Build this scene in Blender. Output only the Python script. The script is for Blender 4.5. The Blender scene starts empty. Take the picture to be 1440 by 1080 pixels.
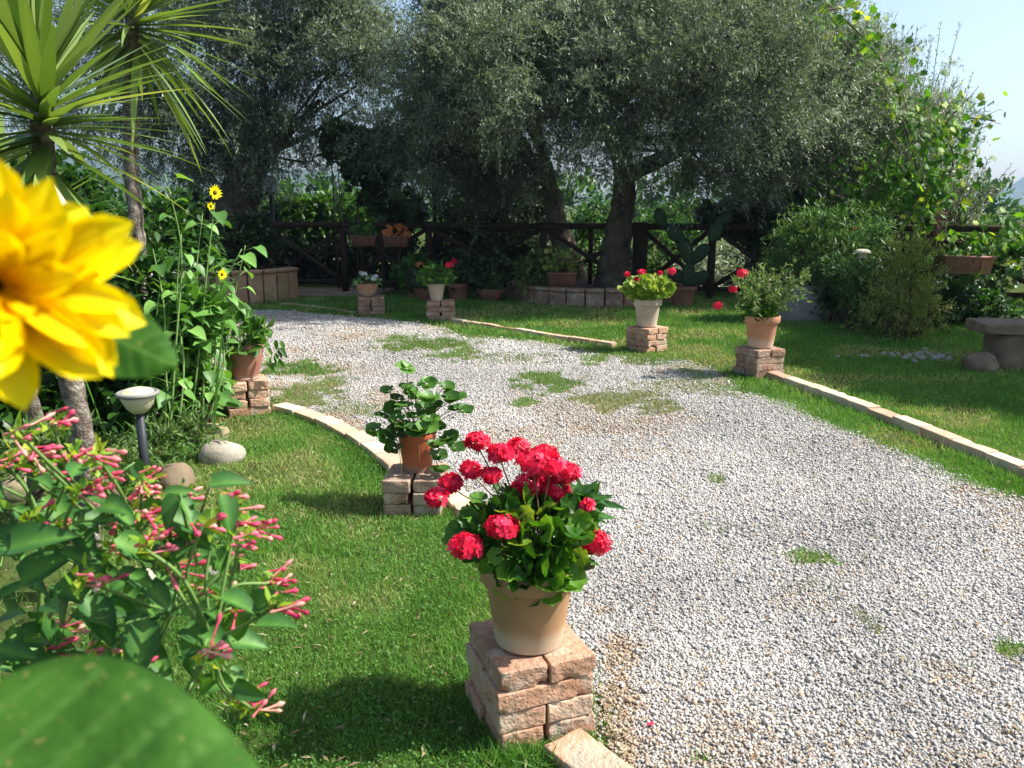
import bpy, math, random
import numpy as np
from mathutils import Vector, Matrix
random.seed(7)
RS = np.random.RandomState
scn = bpy.context.scene
COL = scn.collection
F = 1130.0; PITCH = math.radians(12.7); H = 1.5
cp, sp = math.cos(PITCH), math.sin(PITCH)
# photograph pixel -> world (used to measure where things stand)
def G(px, py, z=0.0):
    u = (px-720)/F; v = (py-540)/F
    t = (H-z)/(sp+v*cp)
    return np.array([u*t, (cp-v*sp)*t, z])
def C(px, py, d):
    u = (px-720)/F*d; v = (py-540)/F*d
    return np.array([u, cp*d-sp*v, H-sp*d-cp*v])
def nrm(a):
    a = np.asarray(a, float)
    return a/np.maximum(np.linalg.norm(a, axis=-1, keepdims=True), 1e-9)
# ---------------------------------------------------------------- noise
def vnoise(x, y, seed=0):
    def h(i, j):
        n = (i.astype(np.int64)*374761393 + j.astype(np.int64)*668265263 + seed*1274126177) & 0xffffffff
        n = ((n ^ (n >> 13))*1274126177) & 0xffffffff
        return ((n ^ (n >> 16)) & 0xffff)/65535.0
    xi = np.floor(x); yi = np.floor(y); fx = x-xi; fy = y-yi
    fx = fx*fx*(3-2*fx); fy = fy*fy*(3-2*fy)
    return (h(xi, yi)*(1-fx)+h(xi+1, yi)*fx)*(1-fy)+(h(xi, yi+1)*(1-fx)+h(xi+1, yi+1)*fx)*fy
def fbm(x, y, seed=0, o=3):
    s = 0; a = .5; t = 0
    for k in range(o):
        s = s+a*vnoise(x*2**k, y*2**k, seed+k); t += a; a *= .5
    return s/t
# ---------------------------------------------------------------- mesh builder
class MB:
    def __init__(s): s.v=[]; s.l=[]; s.n=[]; s.t=[]; s.c=0
    def add(s, V, faces, tone=0.5):
        V = np.asarray(V, float).reshape(-1, 3)
        for f in faces if isinstance(faces, list) else [faces]:
            f = np.asarray(f)
            if f.size == 0: continue
            s.l.append((f+s.c).ravel()); s.n.append(np.full(len(f), f.shape[1]))
        s.v.append(V); s.c += len(V)
        s.t.append(np.broadcast_to(np.asarray(tone, float), (len(V),)))
        return s
    def build(s, name, mat, parent=None, smooth=False):
        me = bpy.data.meshes.new(name)
        V = np.concatenate(s.v); L = np.concatenate(s.l); N = np.concatenate(s.n)
        me.vertices.add(len(V)); me.vertices.foreach_set('co', V.ravel().astype(np.float32))
        me.loops.add(len(L)); me.loops.foreach_set('vertex_index', L.astype(np.int32))
        me.polygons.add(len(N))
        st = np.concatenate([[0], np.cumsum(N)[:-1]])
        me.polygons.foreach_set('loop_start', st.astype(np.int32))
        me.polygons.foreach_set('loop_total', N.astype(np.int32))
        if smooth: me.polygons.foreach_set('use_smooth', np.ones(len(N), bool))
        a = me.attributes.new('tone', 'FLOAT', 'POINT')
        a.data.foreach_set('value', np.concatenate(s.t).astype(np.float32))
        me.update(calc_edges=True); me.validate()
        me.materials.append(mat)
        o = bpy.data.objects.new(name, me); COL.objects.link(o)
        if parent is not None: o.parent = parent
        return o
def tag(o, label, cat, group=None, kind=None):
    if label: o['label'] = label
    if cat: o['category'] = cat
    if group: o['group'] = group
    if kind: o['kind'] = kind
    return o
def thing(name, label, cat, loc=(0,0,0), rz=0, group=None):
    o = bpy.data.objects.new(name, None); COL.objects.link(o)
    o.location = tuple(float(a) for a in loc); o.rotation_euler = (0,0,rz); o.empty_display_size = .1
    return tag(o, label, cat, group)
def kindof(o, k): o['kind'] = k; return o
# instance a template over many places
def inst(mb, T, P, X, N, S, tone=None):
    tv, tf = T
    tv = np.asarray(tv, float); P = np.asarray(P, float); n = len(P)
    if n == 0: return
    X = nrm(X); N = np.broadcast_to(N, X.shape)
    Y = nrm(np.cross(N, X)); Z = np.cross(X, Y)
    S = np.asarray(S, float)
    if S.ndim == 1: S = np.repeat(S[:, None], 3, 1)
    V = (P[:, None]+tv[None, :, 0:1]*(S[:, None, 0:1]*X[:, None])
         +tv[None, :, 1:2]*(S[:, None, 1:2]*Y[:, None])
         +tv[None, :, 2:3]*(S[:, None, 2:3]*Z[:, None]))
    off = (np.arange(n)*len(tv))[:, None, None]
    fs = [(np.asarray(f)[None]+off).reshape(-1, np.asarray(f).shape[1]) for f in tf]
    if tone is None: tone = RS(n).rand(n)
    if np.ndim(tone) == 1 and len(tone) == n: tone = np.repeat(tone, len(tv))
    mb.add(V.reshape(-1, 3), fs, tone)
def rdir(r, n): return nrm(r.normal(size=(n, 3)))
# templates: x along, y across, z up
T_LANCE = ([(0,0,0),(.45,.5,.12),(1,0,0),(.45,-.5,.12)], [[(0,1,2),(0,2,3)]])
T_BLADE = ([(0,-.5,0),(0,.5,0),(.5,.38,.0),(.5,-.38,0),(1,0,-.12)], [[(0,1,2,3)],[(3,2,4)]])
T_TUFT = ([(0,-.5,0),(0,.5,0),(1,0,0)], [[(0,1,2)]])
def t_ovate(k=5, fold=.12, droop=.15, heart=0.0, wmax=.35):
    v=[]; f=[]
    for i in range(k+1):
        s = i/k
        w = .5*math.sin(math.pi*min(1, s**(.75)*1.0))**.8 if s<1 else 0
        w = .5*(math.sin(math.pi*s**(math.log(.5)/math.log(wmax))))**.9 if 0<s<1 else 0
        z = -droop*s*s
        bx = -heart*math.exp(-((s-.12)/.15)**2) if w>0 else 0
        v += [(s,0,z),(s+bx,w,z+fold*w*2),(s+bx,-w,z+fold*w*2)]
    for i in range(k):
        a=3*i; b=a+3
        f += [(a,b,b+1,a+1),(a,a+2,b+2,b)]
    return (v,[f])
T_OV = t_ovate(5); T_OVS = t_ovate(3)
T_HEART = t_ovate(6, .14, .25, .12, .3)
def t_fan(n=14, lobes=7, depth=.12, cup=.25, notch=True):
    v=[(0,0,0)]; 
    m = n
    for ring,(rr) in enumerate((.55,1.0)):
        for i in range(m+1):
            a = math.radians(-165+330*i/m) if notch else 2*math.pi*i/(m+1)
            r = rr*(1-depth*(.5+.5*math.cos(a*lobes))) if ring else rr
            v.append((r*math.cos(a), r*math.sin(a), cup*rr*rr+ (.05*math.sin(a*lobes+1) if ring else 0)))
    q=[]; t=[]
    for i in range(m):
        t.append((0,1+i,2+i)); q.append((1+i,m+2+i,m+3+i,2+i))
    return (v,[t,q])
T_GER = t_fan(28,7,.14,.28); T_GERF = t_fan(10,5,.12,.25)
def t_vine():
    pts=[(-.25,.0),(-.45,.35),(-.1,.5),(.0,.85),(.3,.5),(.55,.62),(.6,.3),(1.0,0)]
    full = pts+[(x,-y) for x,y in pts[-2:0:-1]]
    v=[(0,0,.0)]+[(x,y,-.22*(x*x+y*y)+.05*((i%2)*2-1)) for i,(x,y) in enumerate(full)]
    n=len(full)
    return (v,[[(0,1+i,1+(i+1)%n) for i in range(n)]])
T_VINE = t_vine()
def t_sword(k=6, droop=.25):
    v=[];f=[]
    for i in range(k+1):
        s=i/k; w=.5*min(1,.55+s*1.8)*(1-s**2.6) ; z=-droop*s**2.2
        v += [(s,0,z-.016*w*2),(s,w,z),(s,-w,z)]
    for i in range(k):
        a=3*i;b=a+3; f += [(a,b,b+1,a+1),(a,a+2,b+2,b)]
    return (v,[f])
def t_lathe(prof, n=6):
    v=[];f=[]
    for (x,r) in prof:
        for i in range(n): v.append((x,r*math.cos(2*math.pi*i/n),r*math.sin(2*math.pi*i/n)))
    for k in range(len(prof)-1):
        for i in range(n): f.append((k*n+i,(k+1)*n+i,(k+1)*n+(i+1)%n,k*n+(i+1)%n))
    return (v,[f])
T_BUD = t_lathe([(0,.05),(.08,.075),(.15,.04),(.5,.04),(.72,.07),(.84,.12),(.93,.075),(1,.015)],6)
T_ROD = t_lathe([(0,1),(1,.7)],4)
def t_petal5(w=.42, cup=.15):
    v=[(0,0,0)];f=[]
    for k in range(5):
        a=2*math.pi*k/5; c,s=math.cos(a),math.sin(a)
        b=len(v)
        for (x,y,z) in ((.5,w*.75,cup*.6),(.9,w*.8,cup),(1.05,0,cup*.8),(.9,-w*.8,cup),(.5,-w*.75,cup*.6)):
            v.append((x*c-y*s,x*s+y*c,z))
        f.append((0,b+4,b+3,b+2,b+1,b))
    return (v,[f])
T_FLO = t_petal5()
def tube(mb, pts, rad, n=8, tone=.5, wob=0, seed=0, cap=True):
    pts=[np.asarray(p,float) for p in pts]; m=len(pts); r=RS(seed)
    rad=np.broadcast_to(rad,(m,)) if np.ndim(rad)==0 else rad
    V=[]; ref=np.array([.3,.9,.1])
    for i in range(m):
        d=nrm(pts[min(i+1,m-1)]-pts[max(i-1,0)])
        if abs(d@ref)>.95: ref=np.array([1,0,0.])
        a=nrm(np.cross(d,ref)); b=np.cross(d,a)
        for k in range(n):
            th=2*math.pi*k/n; rr=rad[i]*(1+wob*(r.rand()-.5)*2)
            V.append(pts[i]+rr*(math.cos(th)*a+math.sin(th)*b))
    q=[(i*n+k,i*n+(k+1)%n,(i+1)*n+(k+1)%n,(i+1)*n+k) for i in range(m-1) for k in range(n)]
    fs=[q]
    if cap: fs += [[tuple(range(n-1,-1,-1))],[tuple((m-1)*n+k for k in range(n))]]
    mb.add(V,fs,tone)
def spline(pts, k=6):
    P=[np.asarray(p,float) for p in pts]; P=[2*P[0]-P[1]]+P+[2*P[-1]-P[-2]]; out=[]
    for i in range(1,len(P)-2):
        for j in range(k):
            t=j/k; a,b,c,d=P[i-1:i+3]
            out.append(.5*((2*b)+(-a+c)*t+(2*a-5*b+4*c-d)*t*t+(-a+3*b-3*c+d)*t**3))
    out.append(P[-2]); return out
def lathe(mb, prof, n=40, tone=.5, wob=0, seed=0):
    r=RS(seed); V=[]; ph=r.rand()*6
    for (x,z) in prof:
        for i in range(n):
            a=2*math.pi*i/n; rr=x*(1+wob*math.sin(2*a+ph))
            V.append((rr*math.cos(a),rr*math.sin(a),z))
    q=[(k*n+i,k*n+(i+1)%n,(k+1)*n+(i+1)%n,(k+1)*n+i) for k in range(len(prof)-1) for i in range(n)]
    mb.add(V,[q],tone)
def box(mb, c, s, rz=0, tone=.5, tilt=None):
    c=np.asarray(c,float); V=np.array([(x,y,z) for z in (-.5,.5) for y in (-.5,.5) for x in (-.5,.5)])*np.asarray(s)
    R=np.array([[math.cos(rz),-math.sin(rz),0],[math.sin(rz),math.cos(rz),0],[0,0,1]])
    mb.add(V@R.T+c,[[(0,2,3,1),(4,5,7,6),(0,1,5,4),(2,6,7,3),(0,4,6,2),(1,3,7,5)]],tone)
def rbox(mb, c, s, rz=0, seg=.02, rnd=.012, rough=.004, seed=0, tone=.5, chips=0):
    """a worn block: gridded box, rounded edges, noisy faces"""
    s=np.asarray(s,float); n=[max(7,int(round(a/seg))) for a in s]
    r=RS(seed); idx={}; V=[]; Q=[]
    def vid(i,j,k):
        if (i,j,k) not in idx: idx[(i,j,k)]=len(V); V.append((i/n[0]-.5,j/n[1]-.5,k/n[2]-.5))
        return idx[(i,j,k)]
    for a in range(3):
        b,c2=(a+1)%3,(a+2)%3
        for side in (0,n[a]):
            for i in range(n[b]):
                for j in range(n[c2]):
                    q=[]
                    for di,dj in ((0,0),(1,0),(1,1),(0,1)):
                        t=[0,0,0]; t[a]=side; t[b]=i+di; t[c2]=j+dj; q.append(vid(*t))
                    Q.append(q if side else q[::-1])
    V=np.array(V); V=.5*np.sign(V)*(1-(1-2*abs(V))**1.7); V=V*s; h=s/2; inner=np.clip(V,-(h-rnd),h-rnd); d=V-inner; L=np.linalg.norm(d,axis=1,keepdims=True)
    V=np.where(L>rnd,inner+d/np.maximum(L,1e-9)*rnd,V)
    o=seed*7.31
    nz=(fbm(V[:,0]*30+o,V[:,1]*30+V[:,2]*37,seed)-.5)*2*rough+(fbm(V[:,2]*9+o,V[:,0]*9+V[:,1]*8,seed+5)-.5)*2*rough
    nz=nz+(fbm(V[:,0]*150+V[:,2]*90,V[:,1]*150-V[:,2]*90,seed+8)-.5)*rough*.9
    V=V+nrm(V/h)*nz[:,None]
    for k in range(chips):   # broken corners and edges
        cc=h*np.where(r.rand(3)<.5,-1,1)*np.array([r.rand() if r.rand()<.6 else 1,1,1]); rr=.012+.016*r.rand()
        d=V-cc; L=np.linalg.norm(d,axis=1,keepdims=True)
        V=np.where(L<rr, V-nrm(cc)*(rr-L)*.7, V)
    R=np.array([[math.cos(rz),-math.sin(rz),0],[math.sin(rz),math.cos(rz),0],[0,0,1]])
    mb.add(V@R.T+np.asarray(c),[Q],tone)
def rock(mb, c, s, seed=0, rz=0, amp=.18, n=3, tone=.5):
    import bmesh
    bm=bmesh.new(); bmesh.ops.create_icosphere(bm,subdivisions=n,radius=1)
    V=np.array([v.co[:] for v in bm.verts]); Fc=[[v.index for v in f.verts] for f in bm.faces]; bm.free()
    o=seed*3.7
    d=1+amp*2*(fbm(V[:,0]*1.3+o,V[:,1]*1.3+V[:,2]*1.7+o,seed)-.5)+.06*(fbm(V[:,0]*6+o,V[:,1]*6-V[:,2]*5,seed+3)-.5)
    V=V*d[:,None]*np.asarray(s)
    R=np.array([[math.cos(rz),-math.sin(rz),0],[math.sin(rz),math.cos(rz),0],[0,0,1]])
    mb.add(V@R.T+np.asarray(c),[Fc],tone)
# ---------------------------------------------------------------- materials
def newmat(name):
    m=bpy.data.materials.new(name); m.use_nodes=True; nt=m.node_tree; nt.nodes.clear()
    out=nt.nodes.new('ShaderNodeOutputMaterial'); return m,nt,out
def nd(nt,t,**kw):
    n=nt.nodes.new(t)
    for k,v in kw.items():
        if hasattr(n,k): setattr(n,k,v)
    return n
def ramp(nt, fac, stops):
    r=nt.nodes.new('ShaderNodeValToRGB'); e=r.color_ramp.elements
    while len(e)<len(stops): e.new(.5)
    for i,(p,c) in enumerate(stops):
        e[i].position=p; e[i].color=(*c,1)
    nt.links.new(fac,r.inputs[0]); return r.outputs[0]
def noise(nt, scale, detail=4, coord='Object', rough=.55, dist=0):
    tc=nt.nodes.new('ShaderNodeTexCoord'); n=nt.nodes.new('ShaderNodeTexNoise')
    n.inputs['Scale'].default_value=scale; n.inputs['Detail'].default_value=detail; n.inputs['Roughness'].default_value=rough
    n.inputs['Distortion'].default_value=dist
    nt.links.new(tc.outputs[coord],n.inputs['Vector']); return n.outputs['Fac']
def mixc(nt, f, a, b, mode='MIX'):
    m=nt.nodes.new('ShaderNodeMix'); m.data_type='RGBA'; m.blend_type=mode
    for s,v in ((0,f),(6,a),(7,b)):
        if isinstance(v,(int,float)): m.inputs[s].default_value=v
        elif isinstance(v,tuple): m.inputs[s].default_value=(*v,1)
        else: nt.links.new(v,m.inputs[s])
    return m.outputs[2]
def bump(nt, h, strength=.5, dist=.01):
    b=nt.nodes.new('ShaderNodeBump'); b.inputs['Strength'].default_value=strength; b.inputs['Distance'].default_value=dist
    nt.links.new(h,b.inputs['Height']); return b.outputs[0]
def leafmat(name, stops, transl=.3, tcol=None, rough=.45, spec=.35, nz=None):
    m,nt,out=newmat(name)
    at=nd(nt,'ShaderNodeAttribute'); at.attribute_name='tone'
    c=ramp(nt,at.outputs['Fac'],stops)
    if nz:
        f=noise(nt,nz[0],2); c=mixc(nt,ramp(nt,f,[(.35,(0,0,0)),(.65,(1,1,1))]),c,mixc(nt,1.0,c,nz[1],'MULTIPLY'))
    p=nd(nt,'ShaderNodeBsdfPrincipled'); nt.links.new(c,p.inputs['Base Color'])
    p.inputs['Roughness'].default_value=rough; p.inputs['Specular IOR Level'].default_value=spec
    if transl>0:
        t=nd(nt,'ShaderNodeBsdfTranslucent'); tc=mixc(nt,1.0,c,tcol or (1.6,1.5,.7),'MULTIPLY'); nt.links.new(tc,t.inputs[0])
        mx=nd(nt,'ShaderNodeMixShader'); mx.inputs[0].default_value=transl
        nt.links.new(p.outputs[0],mx.inputs[1]); nt.links.new(t.outputs[0],mx.inputs[2]); nt.links.new(mx.outputs[0],out.inputs[0])
    else: nt.links.new(p.outputs[0],out.inputs[0])
    return m
def solid(name, stops, scale=8, rough=.85, bs=.3, bd=.01, detail=6, spec=.25, tone=False, extra=None, bscale=None):
    m,nt,out=newmat(name)
    f=noise(nt,scale,detail); c=ramp(nt,f,stops)
    if tone:
        at=nd(nt,'ShaderNodeAttribute'); at.attribute_name='tone'
        c=mixc(nt,1.0,c,ramp(nt,at.outputs['Fac'],tone),'MULTIPLY')
    if extra: c=extra(nt,c)
    p=nd(nt,'ShaderNodeBsdfPrincipled'); nt.links.new(c,p.inputs['Base Color']); p.inputs['Roughness'].default_value=rough
    p.inputs['Specular IOR Level'].default_value=spec
    nt.links.new(bump(nt,noise(nt,bscale or scale*4,6),bs,bd),p.inputs['Normal'])
    nt.links.new(p.outputs[0],out.inputs[0]); return m
def lerp3(a,b,t): return tuple(a[i]*(1-t)+b[i]*t for i in range(3))
def lichen(col,scale,lo,hi):
    def f(nt,c): return mixc(nt,ramp(nt,noise(nt,scale,6),[(lo,(0,0,0)),(hi,(1,1,1))]),c,col)
    return f
M={}
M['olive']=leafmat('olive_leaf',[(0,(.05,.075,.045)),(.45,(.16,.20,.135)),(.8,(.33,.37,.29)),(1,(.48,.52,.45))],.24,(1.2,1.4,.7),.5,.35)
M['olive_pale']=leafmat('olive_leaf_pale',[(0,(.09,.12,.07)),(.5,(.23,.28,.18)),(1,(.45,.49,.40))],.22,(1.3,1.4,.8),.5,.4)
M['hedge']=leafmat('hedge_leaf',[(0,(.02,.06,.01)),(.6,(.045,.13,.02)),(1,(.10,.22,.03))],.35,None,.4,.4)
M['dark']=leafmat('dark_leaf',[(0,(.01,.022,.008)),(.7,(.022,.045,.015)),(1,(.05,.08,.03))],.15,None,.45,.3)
M['vine']=leafmat('vine_leaf',[(0,(.04,.13,.015)),(.6,(.09,.24,.02)),(.85,(.26,.42,.035)),(1,(.42,.48,.05))],.5,(1.5,1.4,.5),.5,.3)
M['grass']=leafmat('grass_blade',[(0,(.05,.14,.022)),(.5,(.115,.27,.045)),(.82,(.20,.36,.075)),(1,(.42,.40,.18))],.35,(1.4,1.4,.6),.5,.25)
M['grass_dry']=leafmat('dry_grass_blade',[(0,(.10,.16,.04)),(.5,(.22,.26,.09)),(1,(.42,.36,.18))],.3,(1.2,1.2,.8),.6,.2)
M['ger']=leafmat('geranium_leaf',[(0,(.025,.085,.012)),(.5,(.06,.17,.02)),(.9,(.14,.30,.035)),(1,(.34,.40,.06))],.3,(1.7,1.6,.5),.42,.35,(60,(.65,.8,.6)))
M['ger_light']=leafmat('pale_geranium_leaf',[(0,(.10,.20,.02)),(.6,(.20,.33,.04)),(1,(.42,.45,.12))],.35,None,.45,.3)
M['bedleaf']=leafmat('bed_leaf',[(0,(.04,.10,.02)),(.5,(.075,.19,.03)),(1,(.15,.30,.06))],.35,(1.5,1.5,.6),.45,.35)
M['weed']=leafmat('weed_leaf',[(0,(.04,.09,.02)),(.5,(.09,.18,.04)),(1,(.24,.28,.10))],.3,None,.5,.3)
M['sunleaf']=leafmat('sunflower_leaf',[(0,(.06,.15,.03)),(.5,(.11,.26,.05)),(1,(.20,.38,.08))],.3,(1.6,1.6,.5),.45,.35)
M['mirleaf']=leafmat('four_oclock_leaf',[(0,(.03,.10,.022)),(.5,(.055,.16,.035)),(1,(.13,.29,.05))],.3,(1.7,1.6,.5),.5,.3,(70,(.75,.85,.7)))
M['yucca']=leafmat('yucca_leaf',[(0,(.07,.14,.03)),(.5,(.16,.25,.06)),(.85,(.28,.38,.11)),(1,(.45,.48,.16))],.25,(1.5,1.5,.5),.35,.5)
M['cactus']=solid('cactus_skin',[(.3,(.012,.03,.014)),(.7,(.022,.05,.022))],6,.6)
M['dryleaf']=leafmat('dry_shrub_leaf',[(0,(.09,.16,.035)),(.5,(.20,.28,.06)),(1,(.36,.35,.12))],.25,None,.6,.2)
M['oleander']=leafmat('oleander_leaf',[(0,(.035,.09,.025)),(.5,(.085,.19,.045)),(1,(.19,.31,.08))],.2,None,.5,.3)
M['red']=leafmat('red_petal',[(0,(.62,.006,.035)),(.5,(.82,.016,.07)),(1,(.88,.05,.13))],.25,(1.1,.8,.9),.5,.25)
M['pinkbud']=leafmat('pink_bud',[(0,(.45,.03,.08)),(.4,(.74,.08,.17)),(.75,(.82,.22,.27)),(1,(.80,.42,.32))],.25,(1.1,.9,.9),.45,.3)
M['white']=leafmat('white_petal',[(0,(.55,.55,.5)),(1,(.8,.8,.78))],.3,(1,1,1),.6,.2)
M['yellow']=leafmat('yellow_petal',[(0,(.88,.46,.0)),(.3,(.91,.62,.0)),(.6,(.92,.72,.0)),(1,(.93,.80,.005))],.4,(1.05,1.0,.5),.5,.2)
M['disc']=solid('flower_disc',[(.3,(.05,.02,.01)),(.7,(.25,.12,.02))],300,.9)
M['orange']=leafmat('orange_petal',[(0,(.55,.16,.05)),(1,(.7,.3,.12))],.2,None,.6,.2)
M['stem']=solid('green_stem',[(.3,(.09,.17,.04)),(.7,(.16,.27,.07))],20,.5,.1)
M['redstem']=solid('reddish_stem',[(.3,(.10,.10,.03)),(.7,(.20,.11,.05))],20,.5,.1)
M['twig']=solid('brown_stem',[(.3,(.07,.05,.03)),(.7,(.14,.10,.06))],20,.8,.1)
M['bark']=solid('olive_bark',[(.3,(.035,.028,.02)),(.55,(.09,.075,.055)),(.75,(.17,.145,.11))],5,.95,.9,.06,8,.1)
M['bark_sunlit']=solid('sunlit_bark',[(.3,(.09,.07,.045)),(.55,(.20,.17,.12)),(.75,(.36,.32,.25))],5,.95,.9,.06,8,.1)  # lighter copy of the olive bark, sunlight on the trunk put into its colour
M['ytrunk']=solid('yucca_trunk',[(.3,(.07,.05,.035)),(.5,(.17,.14,.11)),(.7,(.36,.33,.28))],22,.95,.9,.02,8,.1)
M['wood']=solid('fence_wood',[(.3,(.022,.014,.009)),(.7,(.055,.036,.024))],10,.85,.5,.01,6,.15)
M['wood_r']=solid('fence_wood_reddish',[(.3,(.05,.025,.018)),(.7,(.11,.06,.045))],10,.85,.5,.01,6,.15)
brt=[(0,(.75,.62,.55)),(.35,(1.0,.80,.68)),(.7,(1.08,1.0,.92)),(1,(.9,.68,.56))]
def br_extra(nt,c):
    c=mixc(nt,ramp(nt,noise(nt,13,6,rough=.7),[(.52,(0,0,0)),(.66,(.7,.7,.7))]),c,(.50,.43,.33))
    c=mixc(nt,ramp(nt,noise(nt,34,6,rough=.7),[(.58,(0,0,0)),(.68,(1,1,1))]),c,(.13,.10,.07))
    return mixc(nt,ramp(nt,noise(nt,5,4),[(.58,(0,0,0)),(.66,(1,1,1))]),c,(.34,.31,.24))
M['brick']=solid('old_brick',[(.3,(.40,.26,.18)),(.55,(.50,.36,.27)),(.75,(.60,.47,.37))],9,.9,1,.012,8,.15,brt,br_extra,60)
M['brick_shaded']=solid('old_shaded_brick',[(.3,(.24,.17,.13)),(.55,(.36,.27,.21)),(.75,(.44,.35,.29))],9,.9,1,.012,8,.15,brt,br_extra,60)  # darker copy of the old brick with shade put into its colour
M['curb']=solid('pale_edging_brick',[(.3,(.50,.38,.29)),(.6,(.60,.50,.41)),(.8,(.50,.32,.24))],6,.9,.6,.005,8,.15,[(0,(.55,.40,.31)),(.25,(.85,.68,.57)),(.6,(1,.9,.8)),(1,(1.08,1.03,.98))],None,50)
def pot_stain(z0,z1,col):
    def f(nt,c):
        tc=nd(nt,'ShaderNodeTexCoord'); s=nd(nt,'ShaderNodeSeparateXYZ'); nt.links.new(tc.outputs['Object'],s.inputs[0])
        mr=nd(nt,'ShaderNodeMapRange'); nt.links.new(s.outputs[2],mr.inputs[0]); mr.inputs[1].default_value=z0; mr.inputs[2].default_value=z1
        ad=nd(nt,'ShaderNodeMath',operation='ADD'); nt.links.new(mr.outputs[0],ad.inputs[0])
        n2=nd(nt,'ShaderNodeMath',operation='MULTIPLY_ADD'); nt.links.new(noise(nt,12,4),n2.inputs[0]); n2.inputs[1].default_value=.8; n2.inputs[2].default_value=-.4
        nt.links.new(n2.outputs[0],ad.inputs[1])
        return mixc(nt,ramp(nt,ad.outputs[0],[(.3,(1,1,1)),(.7,(0,0,0))]),c,col)
    return f
M['pot_front']=solid('weathered_terracotta',[(.3,(.33,.185,.09)),(.7,(.43,.26,.14))],7,.85,.25,.002,6,.2,False,pot_stain(.02,.11,(.48,.37,.25)),90)
M['pot_orange']=solid('orange_plastic_terracotta',[(.3,(.38,.085,.035)),(.7,(.46,.12,.05))],5,.5,.1,.002,3,.4,False,pot_stain(.0,.06,(.30,.17,.11)))
M['pot_brown']=solid('brown_red_terracotta',[(.3,(.27,.11,.075)),(.7,(.35,.16,.11))],5,.5,.15,.002,4,.4,False,pot_stain(.0,.08,(.34,.22,.16)))
M['pot_clay']=solid('clay_terracotta',[(.3,(.42,.20,.11)),(.7,(.52,.28,.17))],6,.85,.25,.002,6,.2,False,pot_stain(.02,.14,(.52,.36,.26)),80)
M['pot_pale']=solid('pale_terracotta',[(.3,(.42,.33,.24)),(.7,(.54,.46,.36))],6,.85,.25,.002,6,.2,False,None,80)
M['pot_shaded']=solid('shaded_terracotta',[(.3,(.18,.075,.05)),(.7,(.26,.12,.08))],5,.7)  # terracotta darkened in its colour to look shaded
M['soil']=solid('potting_soil',[(.3,(.03,.02,.012)),(.7,(.08,.055,.035))],40,1,.8,.01)
M['rock_pale']=solid('pale_boulder',[(.3,(.30,.26,.20)),(.7,(.42,.38,.31))],10,.9,.5,.01)
M['rock_tan']=solid('tan_boulder',[(.3,(.20,.16,.10)),(.7,(.32,.26,.16))],8,.9,.5,.01,6,.2,False,lichen((.14,.16,.07),6,.5,.62))
M['rock_brown']=solid('brown_boulder',[(.3,(.13,.095,.06)),(.7,(.24,.18,.12))],8,.9,.6,.01)
M['stone']=solid('planter_stone',[(.3,(.28,.17,.11)),(.5,(.42,.29,.20)),(.7,(.38,.31,.20))],4,.9,.7,.01,8,.15,[(0,(.7,.6,.5)),(1,(1.1,1.05,1))],lichen((.22,.21,.09),3,.55,.65))
M['stone_grey']=solid('grey_stone',[(.3,(.20,.19,.17)),(.7,(.36,.35,.32))],6,.9,.7,.01)
M['concrete']=solid('grey_concrete',[(.3,(.20,.19,.18)),(.7,(.33,.31,.30))],5,.9,.5,.01,8,.15,False,lichen((.10,.09,.08),2.5,.5,.7))
M['metal']=solid('dark_metal',[(.3,(.02,.022,.026)),(.7,(.035,.04,.05))],5,.5)
M['lampplastic']=solid('cream_lamp_plastic',[(.3,(.50,.45,.28)),(.7,(.58,.53,.36))],9,.5)
M['lampwhite']=solid('white_lamp_plastic',[(.3,(.52,.49,.36)),(.7,(.58,.55,.42))],9,.5)
def glassmat():
    m,nt,out=newmat('lamp_globe_glass'); p=nd(nt,'ShaderNodeBsdfPrincipled')
    p.inputs['Base Color'].default_value=(.8,.83,.84,1); p.inputs['Roughness'].default_value=.12
    p.inputs['Transmission Weight'].default_value=.4; p.inputs['IOR'].default_value=1.2
    nt.links.new(p.outputs[0],out.inputs[0]); return m
M['glass']=glassmat()
# ---------------------------------------------------------------- plan of the ground
path_px=[(960,1250),(880,1110),(835,1010),(800,900),(745,830),(690,745),(640,690),(560,655),(510,622),(450,592),(395,577),(350,540),(250,500),(120,470),(60,447),(250,440),(390,437),(500,447),(600,456),(650,470),(760,482),(850,500),(960,507),(1010,525),(1040,550),(1110,568),(1190,603),(1300,653),(1440,706),(1600,770),(1800,870),(2000,1250)]
path=np.array([G(*p)[:2] for p in path_px])
def inside(x,y,poly):
    c=np.zeros(len(x),bool); n=len(poly)
    for i in range(n):
        x1,y1=poly[i]; x2,y2=poly[(i+1)%n]
        if y1==y2: continue
        k=((y1>y)!=(y2>y))&(x<(x2-x1)*(y-y1)/(y2-y1)+x1); c^=k
    return c
def wob(x,y,a=.05):
    return x+a*2*(fbm(x*4,y*4,11)-.5), y+a*2*(fbm(x*4+50,y*4,12)-.5)
def on_path(x,y):
    X,Y=wob(x,y,.07); return inside(X,Y,path)
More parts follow.
